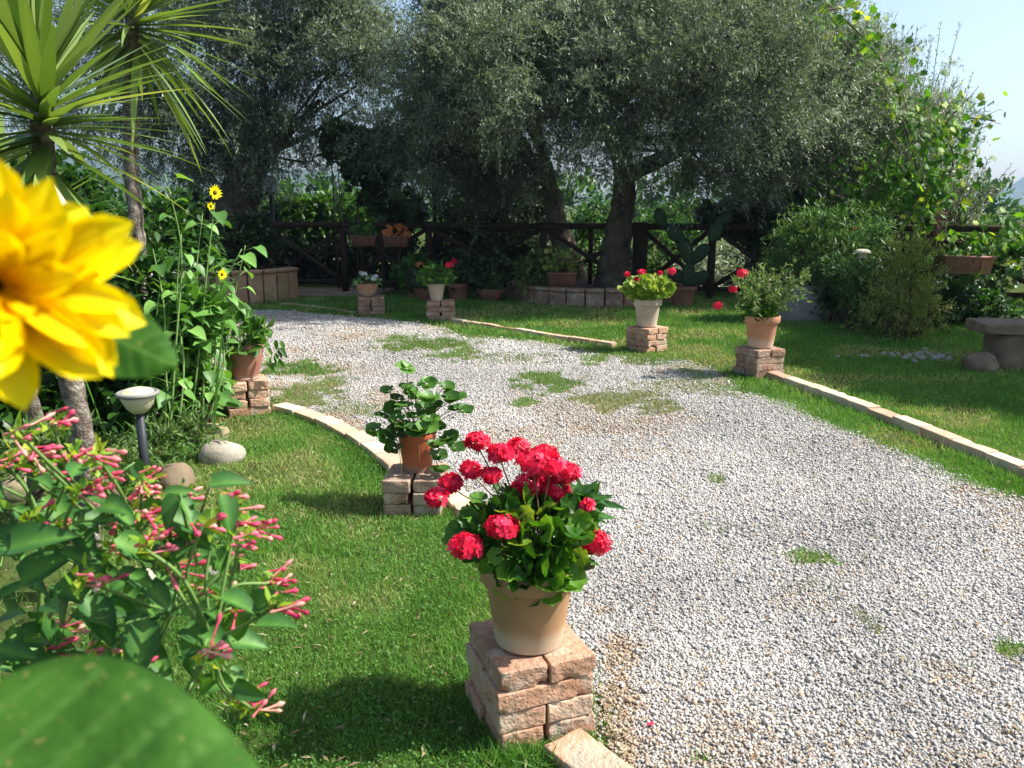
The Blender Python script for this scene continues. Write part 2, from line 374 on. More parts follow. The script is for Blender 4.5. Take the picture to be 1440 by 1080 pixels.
# grass and bare-earth patches in the gravel: px centre, px half sizes, amount, dry
patches=[(770,537,42,14,.9,.35),(870,565,70,17,.8,.9),(735,570,22,6,.8,.2),(600,486,60,9,.8,.5),(645,500,36,8,.7,.4),(570,480,40,6,.6,.3),(730,505,60,7,.3,.8),
 (425,522,48,11,.9,.3),(430,555,55,22,.75,.7),(500,580,50,16,.55,.7),(835,508,22,6,.7,.3),(1145,786,42,12,.9,.1),(1010,676,14,6,.7,.4),(1430,915,26,14,.95,.1),
 (1130,835,40,16,.18,1),(1213,868,14,20,.4,1),(1345,945,40,25,.15,1),(1010,745,20,8,.15,.6),(965,545,70,12,.5,.9),(910,508,60,8,.6,.8),(700,470,60,8,.7,.6),(980,1070,16,8,.6,.2),(1000,620,30,10,.05,1),(870,900,25,20,.1,1),(870,930,34,60,.85,2),(865,1030,30,50,.8,2),(1335,950,45,22,.45,2),(1120,850,45,14,.3,2),(470,598,60,14,.9,2),(550,560,60,14,.6,2),(1250,625,60,8,.3,2),(1050,530,70,14,.8,2),(960,520,60,10,.6,2),(1380,690,60,12,.45,2),(1200,800,60,12,.2,2),(930,640,60,10,.2,2),(400,545,50,10,.4,2)]
PW=[]
for (a,b,c,d,e,f) in patches:
    p=G(a,b); q=G(a+c,b); r_=G(a,b-d); r2=G(a,b+d)
    PW.append((p[0],(r_[1]+r2[1])/2,abs(q[0]-p[0]),abs(r_[1]-r2[1])/2,e,f))
def patch(x,y):
    m=np.zeros(len(x)); dry=np.zeros(len(x))
    nz=fbm(x*9,y*9,21)
    for (a,b,c,d,e,f) in PW:
        r=np.sqrt(((x-a)/c)**2+((y-b)/d)**2)+(nz-.5)*2.1
        k=e*np.clip((1.15-r)*2.2,0,1); dry=np.where(k>m,f,dry); m=np.maximum(m,k)
    return m,dry
def grid(x0,x1,y0,y1,st):
    xs=np.arange(x0,x1+1e-6,st); ys=np.arange(y0,y1+1e-6,st); X,Y=np.meshgrid(xs,ys); nx,ny=len(xs),len(ys)
    i=np.arange(nx*ny).reshape(ny,nx); q=np.stack([i[:-1,:-1],i[:-1,1:],i[1:,1:],i[1:,:-1]],-1).reshape(-1,4)
    return X.ravel(),Y.ravel(),q
# ground material: lawn soil; one sheet to the horizon
gm=solid('lawn_soil',[(.3,(.05,.07,.02)),(.6,(.08,.11,.03)),(.8,(.16,.14,.07))],3,1,.8,.03,8,.05)
mb=MB(); box(mb,(0,598,-.02),(3000,1400,.02)); g=mb.build('ground',gm); kindof(g,'structure')
# path sheet, with brown earth where the gravel has worn thin
def pathmat():
    m,nt,out=newmat('gravel_bed')
    tc=nd(nt,'ShaderNodeTexCoord'); vo=nd(nt,'ShaderNodeTexVoronoi'); vo.inputs['Scale'].default_value=75
    nt.links.new(tc.outputs['Object'],vo.inputs['Vector'])
    g1=ramp(nt,vo.outputs['Color'],[(0,(.22,.21,.20)),(.6,(.38,.37,.35)),(1,(.50,.48,.45))])
    at=nd(nt,'ShaderNodeAttribute'); at.attribute_name='tone'
    c=mixc(nt,at.outputs['Fac'],g1,mixc(nt,noise(nt,30,6),(.17,.12,.075),(.36,.29,.20)))
    p=nd(nt,'ShaderNodeBsdfPrincipled'); nt.links.new(c,p.inputs['Base Color']); p.inputs['Roughness'].default_value=.95
    nt.links.new(bump(nt,vo.outputs['Distance'],-.8,.01),p.inputs['Normal']); nt.links.new(p.outputs[0],out.inputs[0]); return m
X,Y,q=grid(-8,6,.8,12.5,.045)
ok=on_path(X,Y); keep=ok[q].all(1)
pm,_=patch(X,Y); nzp=fbm(X*1.1,Y*1.1,31,4)
earth=np.clip(np.maximum(pm*1.3,(nzp-.60)*6),0,1)
used=np.unique(q[keep]); rem=-np.ones(len(X),int); rem[used]=np.arange(len(used))
mb=MB(); mb.add(np.stack([X[used],Y[used],np.full(len(used),.0)],1),[rem[q[keep]]],earth[used]); kindof(mb.build('gravel_path',pathmat()),'structure')
# bare earth strip at the far left
dirt=solid('bare_earth',[(.3,(.20,.13,.08)),(.7,(.40,.30,.20))],3,1,.6,.02)
pp=[G(*p)[:2] for p in [(395,428),(440,424),(520,417),(560,405),(380,404),(340,410)]]
mb=MB(); mb.add([(p[0],p[1],.002) for p in pp],[[(0,1,2,3,4,5)]]); kindof(mb.build('earth_path',dirt),'structure')
# stones
r=RS(5); mb=MB()
cub=np.array([(x,y,z) for z in (-.5,.5) for y in (-.5,.5) for x in (-.5,.5)],float)
cf=np.array([(0,2,3,1),(4,5,7,6),(0,1,5,4),(2,6,7,3),(0,4,6,2),(1,3,7,5)])
def stones(x0,x1,y0,y1,dens,size):
    n=int((x1-x0)*(y1-y0)*dens); x=r.uniform(x0,x1,n); y=r.uniform(y0,y1,n)
    u=x/(y*cp+.32)*F
    k=on_path(x+r.normal(size=n)*.035,y+r.normal(size=n)*.035)&(abs(u)<1000); x,y=x[k],y[k]
    m,dr=patch(x,y); nz=fbm(x*1.1,y*1.1,31,4)
    k=r.rand(len(x))>np.where(dr>1.5,m*.45,np.clip(m*1.25,0,.94))+np.clip((nz-.60)*2,0,.3); soil=np.where(dr>1.5,m*.8,0)+np.clip((nz-.53)*2.2,0,.6)+.03; x,y,soil=x[k],y[k],soil[k]; n=len(x)
    s=size*np.exp(r.normal(size=n)*.27)
    sc=np.stack([s*r.uniform(.8,1.35,n),s*r.uniform(.6,1.0,n),s*r.uniform(.45,.8,n)],1)
    V=cub[None]*(1+r.uniform(-.35,.25,(n,8,1)))+r.uniform(-.13,.13,(n,8,3)); V=V*sc[:,None]
    A=rdir(r,n); A[:,2]=abs(A[:,2])+.8; A=nrm(A); th=r.rand(n)*6.28
    Xd=np.stack([np.cos(th),np.sin(th),0*th],1); Yd=nrm(np.cross(A,Xd)); Xd=np.cross(Yd,A)
    W=V[...,0:1]*Xd[:,None]+V[...,1:2]*Yd[:,None]+V[...,2:3]*A[:,None]
    W+=np.stack([x,y,s*r.uniform(.1,.75,n)],1)[:,None]
    t=np.clip(r.normal(.5,.18,n)+.6*(fbm(x*1.7,y*1.7,41)-.5),0,.88); t=np.where(r.rand(n)<soil,r.uniform(.91,1,n),t)
    mb.add(W.reshape(-1,3),[(cf[None]+(np.arange(n)*8)[:,None,None]).reshape(-1,4)],np.repeat(t,8))
stones(-.6,3.7,1.55,3.3,27000,.0066)
stones(-1.2,4.4,3.3,5.0,18000,.0074)
stones(-4.2,4.6,5.0,7.5,12500,.0080)
stones(-6.5,4.0,7.5,12.2,5600,.0105)
m,nt,out=newmat('gravel_stone')
at=nd(nt,'ShaderNodeAttribute'); at.attribute_name='tone'
c=ramp(nt,at.outputs['Fac'],[(0,(.17,.165,.16)),(.25,(.31,.295,.275)),(.6,(.43,.41,.38)),(.885,(.56,.53,.485)),(.90,(.24,.17,.11)),(1,(.44,.35,.25))])
p=nd(nt,'ShaderNodeBsdfPrincipled'); nt.links.new(c,p.inputs['Base Color']); p.inputs['Roughness'].default_value=.85; nt.links.new(p.outputs[0],out.inputs[0])
tag(mb.build('gravel_stones',m),'loose light grey crushed stones covering the winding drive','gravel',kind='stuff')
# grass
lmb=MB(); dmb=MB(); r=RS(6)
bed_px=[(-400,1300),(60,1080),(120,900),(150,760),(180,690),(215,650),(290,600),(310,570),(300,540),(100,470),(-400,450)]
bed=np.array([G(*p)[:2] for p in bed_px])
def blades(x,y,h,w,dry,mbx,lean=.5):
    n=len(x)
    if n==0: return
    th=r.rand(n)*6.28; ln=np.abs(r.normal(0,lean,n))+.15
    D=nrm(np.stack([np.cos(th)*ln,np.sin(th)*ln,np.ones(n)],1))
    ph=r.rand(n)*6.28; N=np.stack([np.cos(ph),np.sin(ph),np.zeros(n)],1)
    t=np.clip(r.normal(.42,.2,n)+.5*(fbm(x*3,y*3,51)-.5)+dry,0,1)
    hh=h*np.exp(r.normal(size=n)*.3)
    inst(mbx,T_BLADE if w<.004 else T_TUFT,np.stack([x,y,np.full(n,.0)],1),D,N,np.stack([hh,np.full(n,w)*r.uniform(.7,1.3,n),hh],1),t)
def lawn(x0,x1,y0,y1,dens,h,w):
    n=int((x1-x0)*(y1-y0)*dens); x=r.uniform(x0,x1,n); y=r.uniform(y0,y1,n)
    u=x/(y*cp+.32)*F; k=(abs(u)<790)&~on_path(x+r.normal(size=n)*.04,y+r.normal(size=n)*.04)&~inside(x,y,bed); x,y=x[k],y[k]
    hz=.55+.9*fbm(x*2.2,y*2.2,61,3)
    # worn, thinner and drier patches inside the left lawn
    thin=fbm(x*1.6+3,y*1.6,71,3); k=r.rand(len(x))>np.clip((thin-.50)*3,0,.75); x,y,hz,thin=x[k],y[k],hz[k],thin[k]
    blades(x,y,h*hz,w,np.clip((thin-.47)*2.4,0,.6),lmb,.75)
lm_=MB(); n=3800; x=r.uniform(-3,6,n); y=1.7+9*r.rand(n)**1.6; D=rdir(r,n); D[:,2]*=.15; inst(lm_,T_LANCE,np.stack([x,y,np.full(n,.016)],1),D,nrm(rdir(r,n)*.4+(0,0,1)),np.stack([r.uniform(.02,.05,n),r.uniform(.006,.011,n),np.full(n,.02)],1),r.rand(n))
tag(lm_.build('leaf_litter',leafmat('dry_leaf',[(0,(.10,.06,.03)),(.5,(.24,.16,.08)),(1,(.42,.36,.22))],.1)),'small dry fallen olive leaves strewn over gravel and lawn','leaf litter',kind='stuff')
lawn(-2.2,.9,1.5,3.2,30000,.022,.0026)
lawn(-3.2,.6,3.2,5.8,17000,.024,.0036)
lawn(2,5.5,3.5,5.8,11000,.026,.0036)
lawn(-4,7,5.8,8.5,5200,.030,.0065)
lawn(-8,8,8.5,13.2,2600,.040,.010)
def pgrass(x0,x1,y0,y1,dens,h,w):
    n=int((x1-x0)*(y1-y0)*dens); x=r.uniform(x0,x1,n); y=r.uniform(y0,y1,n)
    k=on_path(x,y); x,y=x[k],y[k]; m,d=patch(x,y); k=(r.rand(len(x))<m)&(d<1.5); x,y,d=x[k],y[k],d[k]
    k=r.rand(len(x))<d
    blades(x[k],y[k],h*.8,w,0,dmb,1.1); blades(x[~k],y[~k],h,w,0,lmb,.9)
pgrass(-.5,3,1.6,4,22000,.030,.003); pgrass(-3,2.5,4,7,14000,.036,.004); pgrass(-4,2,7,11,9000,.045,.006)
# fringes along the path edge
def fringe(px_line,width,n,h,w,dry=0,mbx=None):
    P=np.array([G(*p)[:2] for p in px_line]); L=np.linalg.norm(np.diff(P,axis=0),axis=1); cs=np.concatenate([[0],np.cumsum(L)])
    s=r.rand(n)*cs[-1]; i=np.clip(np.searchsorted(cs,s)-1,0,len(L)-1); t=(s-cs[i])/L[i]
    q=P[i]*(1-t)[:,None]+P[i+1]*t[:,None]; cl=fbm(s*5,s*0,81)
    q=q+r.normal(size=(n,2))*width; k=r.rand(n)<np.clip((cl-.25)*2,.1,1); blades(q[k,0],q[k,1],h,w,dry,mbx or lmb,.9)
fringe([(870,500),(960,515),(1010,545),(1090,560),(1180,600),(1300,650),(1440,704)],.07,9000,.035,.004,.05)
fringe([(870,500),(960,520),(1020,548),(1100,572),(1190,612)],.11,3500,.02,.004,.0,dmb)
fringe([(640,463),(760,480),(850,498),(960,507)],.16,5000,.03,.006,.1)
fringe([(395,570),(470,596),(540,635)],.05,1500,.025,.004)
fringe([(675,1080),(740,1062),(775,1075)],.03,1500,.055,.003)
fringe([(545,738),(620,745),(640,730)],.03,1200,.04,.003)
fringe([(645,900),(655,1000),(690,1070)],.03,700,.045,.003)
fringe([(1085,524),(1160,550),(1250,582),(1340,617),(1440,655)],.018,1800,.05,.003)
fringe([(1078,536),(1160,566),(1250,602),(1340,640),(1440,682)],.02,2200,.05,.003,.1)
fringe([(390,583),(430,594),(470,612),(505,636),(540,664)],.015,1500,.045,.003)
fringe([(640,456),(700,467),(780,481),(868,493)],.03,900,.05,.004)
fringe([(307,582),(345,592),(392,580)],.03,700,.04,.004)
# weeds and clover on the bed
n=26000; x=r.uniform(-4,-.3,n); y=r.uniform(1.6,8,n); k=inside(x,y,bed); x,y=x[k],y[k]
k=r.rand(len(x))<fbm(x*3,y*3,91); blades(x[k],y[k],.07,.006,.15,lmb,.9)
for (a,b,lab) in ((915,1018,'single fallen red petal on the gravel near nearest pedestal'),):
    q=G(a,b,.012); pm_=MB(); inst(pm_,T_FLO,[(0,0,0)],[(1,0,.2)],[(.1,.2,1)],[.012],[.7]); o=pm_.build('fallen_petal',M['red']); o.location=tuple(q); tag(o,lab,'petal')
tag(lmb.build('lawn_grass',M['grass']),'short green lawn grass on both sides of the drive','grass',kind='stuff')
tag(dmb.build('dry_grass',M['grass_dry']),'dry straw coloured grass growing through the gravel','dry grass',kind='stuff')
r=RS(61); cm=MB(); n=90000; x=r.uniform(-2.4,.9,n); y=r.uniform(1.5,6,n); k=~on_path(x,y)&~inside(x,y,bed); x,y=x[k],y[k]
k=r.rand(len(x))<np.clip((fbm(x*2.4,y*2.4,95)-.35)*2.5,0,1); x,y=x[k],y[k]; n=len(x)
D=rdir(r,n); D[:,2]*=.25; N=nrm(rdir(r,n)*.5+(0,0,1)); inst(cm,t_fan(5,3,.25,.2),np.stack([x,y,r.uniform(.008,.022,n)],1),D,N,r.uniform(.003,.0065,n),r.rand(n))
tag(cm.build('clover',M['bedleaf']),'tiny round clover leaves mixed into the near lawn','clover',kind='stuff')
# ---------------------------------------------------------------- bricks
def pedestal(label, c, rz, w, courses, mat, seed, seg=.03):
    t=thing('brick_pedestal',label,'pedestal',(c[0],c[1],0),rz,'brick pedestals carrying flower pots'); r=RS(seed); h=.062
    for k in range(courses):
        z=.0+h*(k+.5); along=k%2==0
        if courses>3 or True: along=(k+courses)%2==1
        for s in (-1,1):
            if along: # stretchers running back-to-front, two side by side
                segs=[(s*w*.25,0,w*.49,w)]
            else:
                segs=[(0,s*w*.25,w,w*.49)] if r.rand()<.5 else [(-w*.27,s*w*.25,w*.44,w*.49),(w*.23,s*w*.25,w*.52,w*.49)]
            for (x,y,a,b) in segs:
                m_=MB(); j=.008 if courses else 0
                rbox(m_,(x+r.uniform(-j,j),y+r.uniform(-j,j),z),(a-.008,b-.006,h-.002),r.uniform(-.03,.03),seg,.0025,.0032,seed*31+k*7+(s>0)+int(x*100),r.rand(),4)
                m_.build('brick',mat,t)
    return t
U=math.atan2(.11,.287)
p1=(.050,2.142)
pedestal('nearest brick pedestal of four worn courses under the red geranium pot',p1,U,.30,4,M['brick'],3,.0125)
a=G(583,727); p2=(a[0],a[1]+.14)
pedestal('low three course brick pedestal under the orange strawberry pot',p2,math.radians(-3),.29,3,M['brick_shaded'],12,.02)
def ctr(px,py,dd): a=G(px,py); n=nrm(a[:2])*dd; return (a[0]+n[0],a[1]+n[1])
p3=ctr(349,588,.20); pedestal('reddish brick pedestal at lawn corner beside the sunflower bed',p3,math.radians(25),.30,4,M['brick'],22)
p4=ctr(1066,533,.20); pedestal('brick pedestal at start of right edging under orange clay pot',p4,math.radians(22),.31,4,M['brick_shaded'],33)
p5=ctr(908,497,.20); pedestal('brick pedestal on grass under pale pot of yellow green geranium',p5,math.radians(40),.31,4,M['brick'],44)
p6=ctr(620,452,.20); pedestal('shaded brick pedestal at the left end of the far edging',p6,math.radians(5),.36,4,M['brick_shaded'],55)
p7=ctr(523,444,.20); pedestal('farthest shaded brick pedestal under the bowl of white flowers',p7,math.radians(10),.36,4,M['brick_shaded'],66)
def edging(label, px, bl, w, h, seed, mat=None, off=(0,0), seg=.04):
    P=[G(*p)[:2] for p in px]; P=[np.array([*p,0]) for p in P]; S=np.array(spline(P,12))[:,:2]
    L=np.concatenate([[0],np.cumsum(np.linalg.norm(np.diff(S,axis=0),axis=1))]); r=RS(seed)
    t=thing('brick_edging',label,'edging',(S[0][0],S[0][1],0),0,'low brick edgings of the lawns'); s=0
    while s<L[-1]-.05:
        l=bl*r.uniform(.85,1.1); a=[np.interp(s,L,S[:,i]) for i in (0,1)]; b=[np.interp(min(s+l,L[-1]),L,S[:,i]) for i in (0,1)]
        d=math.hypot(b[0]-a[0],b[1]-a[1]); m_=MB()
        rbox(m_,((a[0]+b[0])/2-S[0][0],(a[1]+b[1])/2-S[0][1],h/2-.016+r.uniform(-.007,.007)),(d-.009,w*r.uniform(.93,1.05),h),math.atan2(b[1]-a[1],b[0]-a[0])+r.uniform(-.04,.04),seg,.004,.0045,seed*50+int(s*20),r.rand(),3)
        m_.build('brick',mat or M['curb'],t); s+=l
edging('pale curved brick edging between left lawn and gravel',[(392,577),(430,587),(470,603),(510,625),(545,650),(560,664)],.26,.12,.065,3)
edging('edging bricks behind the front geranium pot',[(632,690),(672,745),(722,815),(752,870)],.26,.12,.05,4)
edging('pinkish flat brick in front of nearest pedestal',[(790,1050),(838,1075),(885,1130)],.30,.14,.05,5,M['brick'],seg=.015)
edging('long pale brick edging along the right lawn',[(1082,530),(1160,558),(1250,592),(1340,628),(1440,668),(1560,715)],.27,.11,.075,6)
edging('thin far edging between shaded lawn and gravel',[(636,452),(700,462),(780,475),(868,487)],.3,.08,.055,7)
edging('far left low edging in front of the stone bed',[(395,429),(440,432),(500,441)],.3,.07,.04,8)
# ---------------------------------------------------------------- pots
def lprof(kind,R,h):
    if kind=='rim': b=R*.68; return [(0,0),(b*.9,0),(b,.006),(R*.86,h*.76),(R*.87,h*.775),(R*.965,h*.785),(R*.985,h*.80),(R,h*.985),(R*.99,h),(R*.93,h),(R*.91,h*.97),(R*.86,h*.8),(0,h*.8)]
    if kind=='plain': b=R*.74; return [(0,0),(b,0),(b*1.01,.004),(R*.95,h*.9),(R,h*.91),(R,h),(R*.94,h),(R*.9,h*.85),(0,h*.85)]
    if kind=='round': b=R*.62; return [(0,0),(b*1.08,0),(b*1.1,h*.05),(b,h*.07),(b*1.12,h*.2),(R*.86,h*.5),(R*.93,h*.8),(R*.93,h*.88),(R*1.0,h*.9),(R*1.02,h*.95),(R,h),(R*.92,h),(R*.88,h*.88),(0,h*.88)]
    if kind=='bowl': return [(0,0),(R*.45,0),(R*.7,h*.25),(R*.9,h*.6),(R*.95,h*.85),(R,h*.87),(R,h),(R*.92,h),(R*.85,h*.8),(0,h*.8)]
    if kind=='flare': b=R*.55; return [(0,0),(b,0),(R*.85,h*.9),(R,h*.92),(R,h),(R*.9,h),(0,h*.85)]
def pot(t,kind,R,h,mat,n=48):
    m_=MB(); lathe(m_,lprof(kind,R,h),n,.5,.006,int(R*1000)); o=m_.build('pot',mat,t,True)
    md=o.modifiers.new('bev','EDGE_SPLIT'); md.split_angle=math.radians(40)
    m_=MB(); rr=R*.84; V=[(0,0,h*.86)]+[(rr*math.cos(a),rr*math.sin(a),h*(.85+.02*math.sin(3*a))) for a in np.linspace(0,6.28,20)[:-1]]
    m_.add(V,[[(0,i+1,(i+1)%19+1) for i in range(19)]]); m_.build('soil',M['soil'],t)
def bloom(t, c, R, n, seed, mat='red', fs=None, name='flower_head', up=(0,-.3,1), squash=.75):
    r=RS(seed); m_=MB(); D=rdir(r,n*2); D=D[(D@nrm(up))>-.25][:n]; n=len(D)
    P=np.asarray(c)+D*R*np.array([1,1,squash])*r.uniform(.7,1,n)[:,None]; X=nrm(np.cross(D,rdir(r,n)))
    fs=fs or R*.42
    inst(m_,T_FLO,P,X,nrm(D+rdir(r,n)*.5),fs*r.uniform(.8,1.2,n),r.rand(n))
    return m_.build(name,M[mat],t)
def local(P,loc): return np.asarray(P,float)-np.asarray(loc,float)
def dome(t, c0, cs, rad, n, T, size, mat, seed, stems=True, dark=0, flat=.5, name='foliage', smat='stem'):
    """leaves on petioles growing from c0 out to an ellipsoid cs+-rad"""
    r=RS(seed); D=rdir(r,n); R=r.uniform(.35,1.0,n)**.6
    P=np.asarray(cs)+D*R[:,None]*np.asarray(rad)
    m_=MB(); N=nrm(D*.7+np.array([0.25,-.15,flat])+rdir(r,n)*.45); X=nrm(np.cross(N,rdir(r,n)))
    out=nrm(P-np.asarray(c0)); X=nrm(out+rdir(r,n)*.5+np.array([0,0,-.3]))
    inst(m_,T,P,X,N,size*np.exp(r.normal(size=n)*.25),r.rand(n)); o=m_.build(name,M[mat],t)
    if stems:
        m_=MB(); k=min(n,60)
        for i in range(k):
            a=np.asarray(c0)+rdir(r,1)[0]*np.array([.03,.03,0]); b=P[i]; mid=(a+b)/2+np.array([0,0,.02])
            tube(m_,[a,mid,b],[.0022,.0018,.0012],4,r.rand())
        m_.build('stems',M[smat],t)
    return o
# 1 front geranium
zt=.248; L=(p1[0]+.0,p1[1]+.0,zt); t=thing('geranium_pot','large pale terracotta pot of bright red geraniums on the nearest pedestal','potted plant',L)
pot(t,'rim',.145,.255,M['pot_front'],64)
dome(t,(0,0,.22),(-.005,.0,.32),(.21,.19,.14),340,T_GER,.029,'ger',1,flat=.5)
dome(t,(0,0,.22),(.02,-.04,.235),(.14,.12,.06),60,T_GER,.036,'ger',2,False,flat=.9)
DF=2.32
bl=[(672,621,.03),(703,637,.032),(731,627,.028),(663,660,.028),(635,679,.030),(615,699,.030),(750,650,.036),(768,668,.040),(745,682,.036),(782,690,.034),(765,640,.030),(797,664,.030),(730,690,.028),(707,741,.036),(656,768,.036),(836,763,.036),(826,711,.012),(690,668,.025),(775,655,.034)]
sm=MB(); cal=MB()
r_=RS(19)
for i,(a,b,R) in enumerate(bl):
    d=DF+RS(i+90).uniform(-.10,.06)
    if b>730: d=2.14 if i!=15 else 2.25
    c=local(C(a,b,d),L); bloom(t,c,R*(1.1 if b<700 and a<735 else 1.3),int(46*(R/.03)),100+i,fs=.0155,squash=.6,up=(r_.uniform(-.4,.4),-.5,.8))
    st=np.array([RS(i).uniform(-.05,.05),RS(i+5).uniform(-.05,.05),.22]); mid=(c+st)/2+np.array([0,0,.03])
    tube(sm,spline([st,mid,c-(0,0,R*.5)],4),.0022,5,.5)
    rr=RS(i+40); n=16; D=rdir(rr,n); D[:,2]=-abs(D[:,2]); inst(cal,T_LANCE,np.repeat([c-(0,0,R*.3)],n,0),D,(0,0,1),np.stack([np.full(n,R*1.1),np.full(n,.006),np.full(n,.004)],1),rr.rand(n)*.4)
sm.build('flower_stem',M['redstem'],t); cal.build('buds',leafmat('dark_red_bud',[(0,(.06,.012,.015)),(1,(.16,.03,.03))],.1),t)
# lance shaped foliage on the right of it
r=RS(77); m_=MB(); n=52; base=local(C(808,712,2.36),L); P=base+rdir(r,n)*np.array([.05,.05,.045]); X=nrm(np.stack([r.uniform(-.3,1.3,n),r.uniform(-.8,.3,n),r.uniform(-.3,.9,n)],1))
inst(m_,T_OV,P,X,nrm(np.array([.3,-.4,.8])+rdir(r,n)*.35),np.stack([r.uniform(.06,.115,n),r.uniform(.022,.038,n),np.full(n,.05)],1),r.rand(n)*.7)
m_.build('pointed_leaves',M['mirleaf'],t)
# 2 orange pot
L=(p2[0]+.0,p2[1]+.04,.188); t=thing('strawberry_pot','small orange pot of round leaves trailing runners on low pedestal','potted plant',L)
pot(t,'plain',.098,.195,M['pot_orange'])
r=RS(3); pos=[(572,518,0),(548,550,0),(540,585,0),(530,605,0),(545,615,-.05),(555,630,-.06),(575,545,0),(600,540,.05),(625,545,.05),(640,575,.05),(630,560,0),(600,560,-.05),(570,570,-.05),(585,585,-.07),(605,590,-.06),(560,590,-.05),(615,640,-.08),(618,660,-.08),(630,615,0),(640,630,0),(612,625,-.08),(588,560,.08),(575,600,-.08),(650,578,.0),(562,560,0),(595,575,0),(610,570,0),(583,552,0),(570,600,-.1),(600,600,-.1),(585,605,-.12),(560,608,-.05),(615,600,0),(640,560,.03),(556,575,.03)]
m_=MB(); s_=MB()
for i,(a,b,dd) in enumerate(pos):
    c=local(C(a,b,4.02+dd),L); n=3; out=nrm(np.array([c[0],c[1]-.05,.0])+1e-3)
    X=nrm(np.array([out+(0,0,.1),np.cross(out,(0,0,1))*1.0+out*.3,-np.cross(out,(0,0,1))+out*.3]))
    N=nrm(np.array([.2,-.35,.8])+rdir(r,1)[0]*.45); inst(m_,T_GERF,np.repeat([c],n,0)+X*.020,X,np.repeat([N],n,0),np.full(n,.042)*r.uniform(.8,1.25),np.full(n,r.rand()*.9))
    st=np.array([r.uniform(-.04,.04),r.uniform(-.04,.04),.16]); tube(s_,spline([st,(st+c)/2+(0,0,.03),c],4),.0022,5,.5)
for (a,b) in ((590,655),(565,670),(560,640)):
    e=local(C(a,b,3.9),L); tube(s_,spline([np.array([0,-.06,.17]),local(C(a-2,b-50,3.9),L),e],5),.002,5,.9)
m_.build('foliage',M['bedleaf'],t); s_.build('stems',M['redstem'],t)
for a,b in ((607,553),(596,608)): bloom(t,local(C(a,b,3.95),L),.018,9,9,'white',.009,'white_flower')
# 3 left brown pot
L=(p3[0],p3[1],.25); t=thing('leafy_pot','brown red round pot with broad leaves beside the sunflower bed','potted plant',L)
pot(t,'round',.15,.26,M['pot_brown'])
dome(t,(0,0,.24),(.0,0,.34),(.20,.18,.13),120,T_OV,.085,'bedleaf',31,flat=.3)
r=RS(32); m_=MB(); n=14; P=local([C(385+r.uniform(-12,12),490+r.uniform(-14,20),5.75) for _ in range(n)],L); inst(m_,T_OV,P,nrm(rdir(r,n)*.4+(.4,-.2,-.8)),nrm(rdir(r,n)*.5+(.5,-.8,.3)),np.stack([np.full(n,.08),np.full(n,.035),np.full(n,.05)],1),r.rand(n)); m_.build('trailing_leaves',M['bedleaf'],t)
# 4 right orange pot
L=(p4[0],p4[1]+.0,.25); t=thing('wild_geranium_pot','orange clay pot with tall straggly plant and three pink red blooms','potted plant',L)
pot(t,'rim',.155,.285,M['pot_clay'])
r=RS(41); m_=MB(); s_=MB()
for i in range(60):
    e=local(C(r.uniform(1030,1142),r.uniform(372,440),7.05+r.uniform(-.25,.25)),L); st=np.array([r.uniform(-.08,.08),r.uniform(-.08,.08),.25]); sp_=spline([st,st*.5+e*.5+(0,0,.06),e],6); tube(s_,sp_,.0025,4,.5)
    n=26; k=r.uniform(.25,1.05,n)*(len(sp_)-1); Q=np.array([sp_[int(min(a,len(sp_)-1))] for a in k])+rdir(r,n)*.025
    inst(m_,T_LANCE,Q,nrm(rdir(r,n)+nrm(e-st)*.4),nrm(rdir(r,n)+(0,0,1)),np.stack([r.uniform(.035,.07,n),r.uniform(.012,.024,n),np.full(n,.03)],1),r.rand(n))
m_.build('foliage',M['weed'],t); s_.build('stems',M['stem'],t)
dome(t,(0,0,.25),(-.05,-.04,.32),(.16,.14,.08),80,T_GERF,.032,'ger',42,False)
s_=MB()
for i,(a,b,R) in enumerate([(1044,385,.05),(1031,407,.032),(1010,430,.038)]):
    c=local(C(a,b,6.9),L); bloom(t,c,R,26,140+i,fs=.02); tube(s_,spline([np.array([-.05,0,.27]),(np.array([-.05,0,.27])+c)/2-(0,0,.02),c],4),.003,5)
s_.build('flower_stem',M['stem'],t)
# 5 pale pot
L=(p5[0],p5[1]+.0,.25); t=thing('pale_geranium_pot','pale terracotta pot of yellow green geranium with small red blooms','potted plant',L)
pot(t,'rim',.147,.285,M['pot_pale'])
dome(t,(0,0,.25),(.0,0,.40),(.27,.22,.14),300,T_GERF,.034,'ger_light',51,flat=.5)
s_=MB()
for i,(a,b,R) in enumerate([(882,386,.022),(902,383,.036),(944,382,.045),(895,393,.015),(928,384,.012)]):
    c=local(C(a,b,8.2),L); bloom(t,c,R,22,150+i,fs=.022); tube(s_,[np.array([0,0,.3]),c],.003,5)
s_.build('flower_stem',M['stem'],t)
# 6 shaded flared pot
L=(p6[0]-.05,p6[1],.25); t=thing('flared_pot','shaded flared pot of feathery green leaves on far pedestal','potted plant',L)
pot(t,'flare',.13,.22,M['pot_pale']); dome(t,(0,0,.2),(.0,0,.32),(.24,.18,.13),260,T_OVS,.06,'bedleaf',61,False); bloom(t,(.18,-.05,.46),.05,18,160,fs=.028)
# 7 bowl
L=(p7[0]-.05,p7[1],.25); t=thing('bowl_pot','shallow clay bowl of white flowers on the farthest pedestal','potted plant',L)
pot(t,'bowl',.16,.17,M['pot_clay']); dome(t,(0,0,.15),(0,0,.2),(.18,.15,.07),120,T_OVS,.05,'oleander',71,False)
for i in range(7): bloom(t,(RS(i).uniform(-.15,.15),RS(i+3).uniform(-.1,.05),.24+.03*(i%3)),.035,9,170+i,'white',.022,'white_flower')
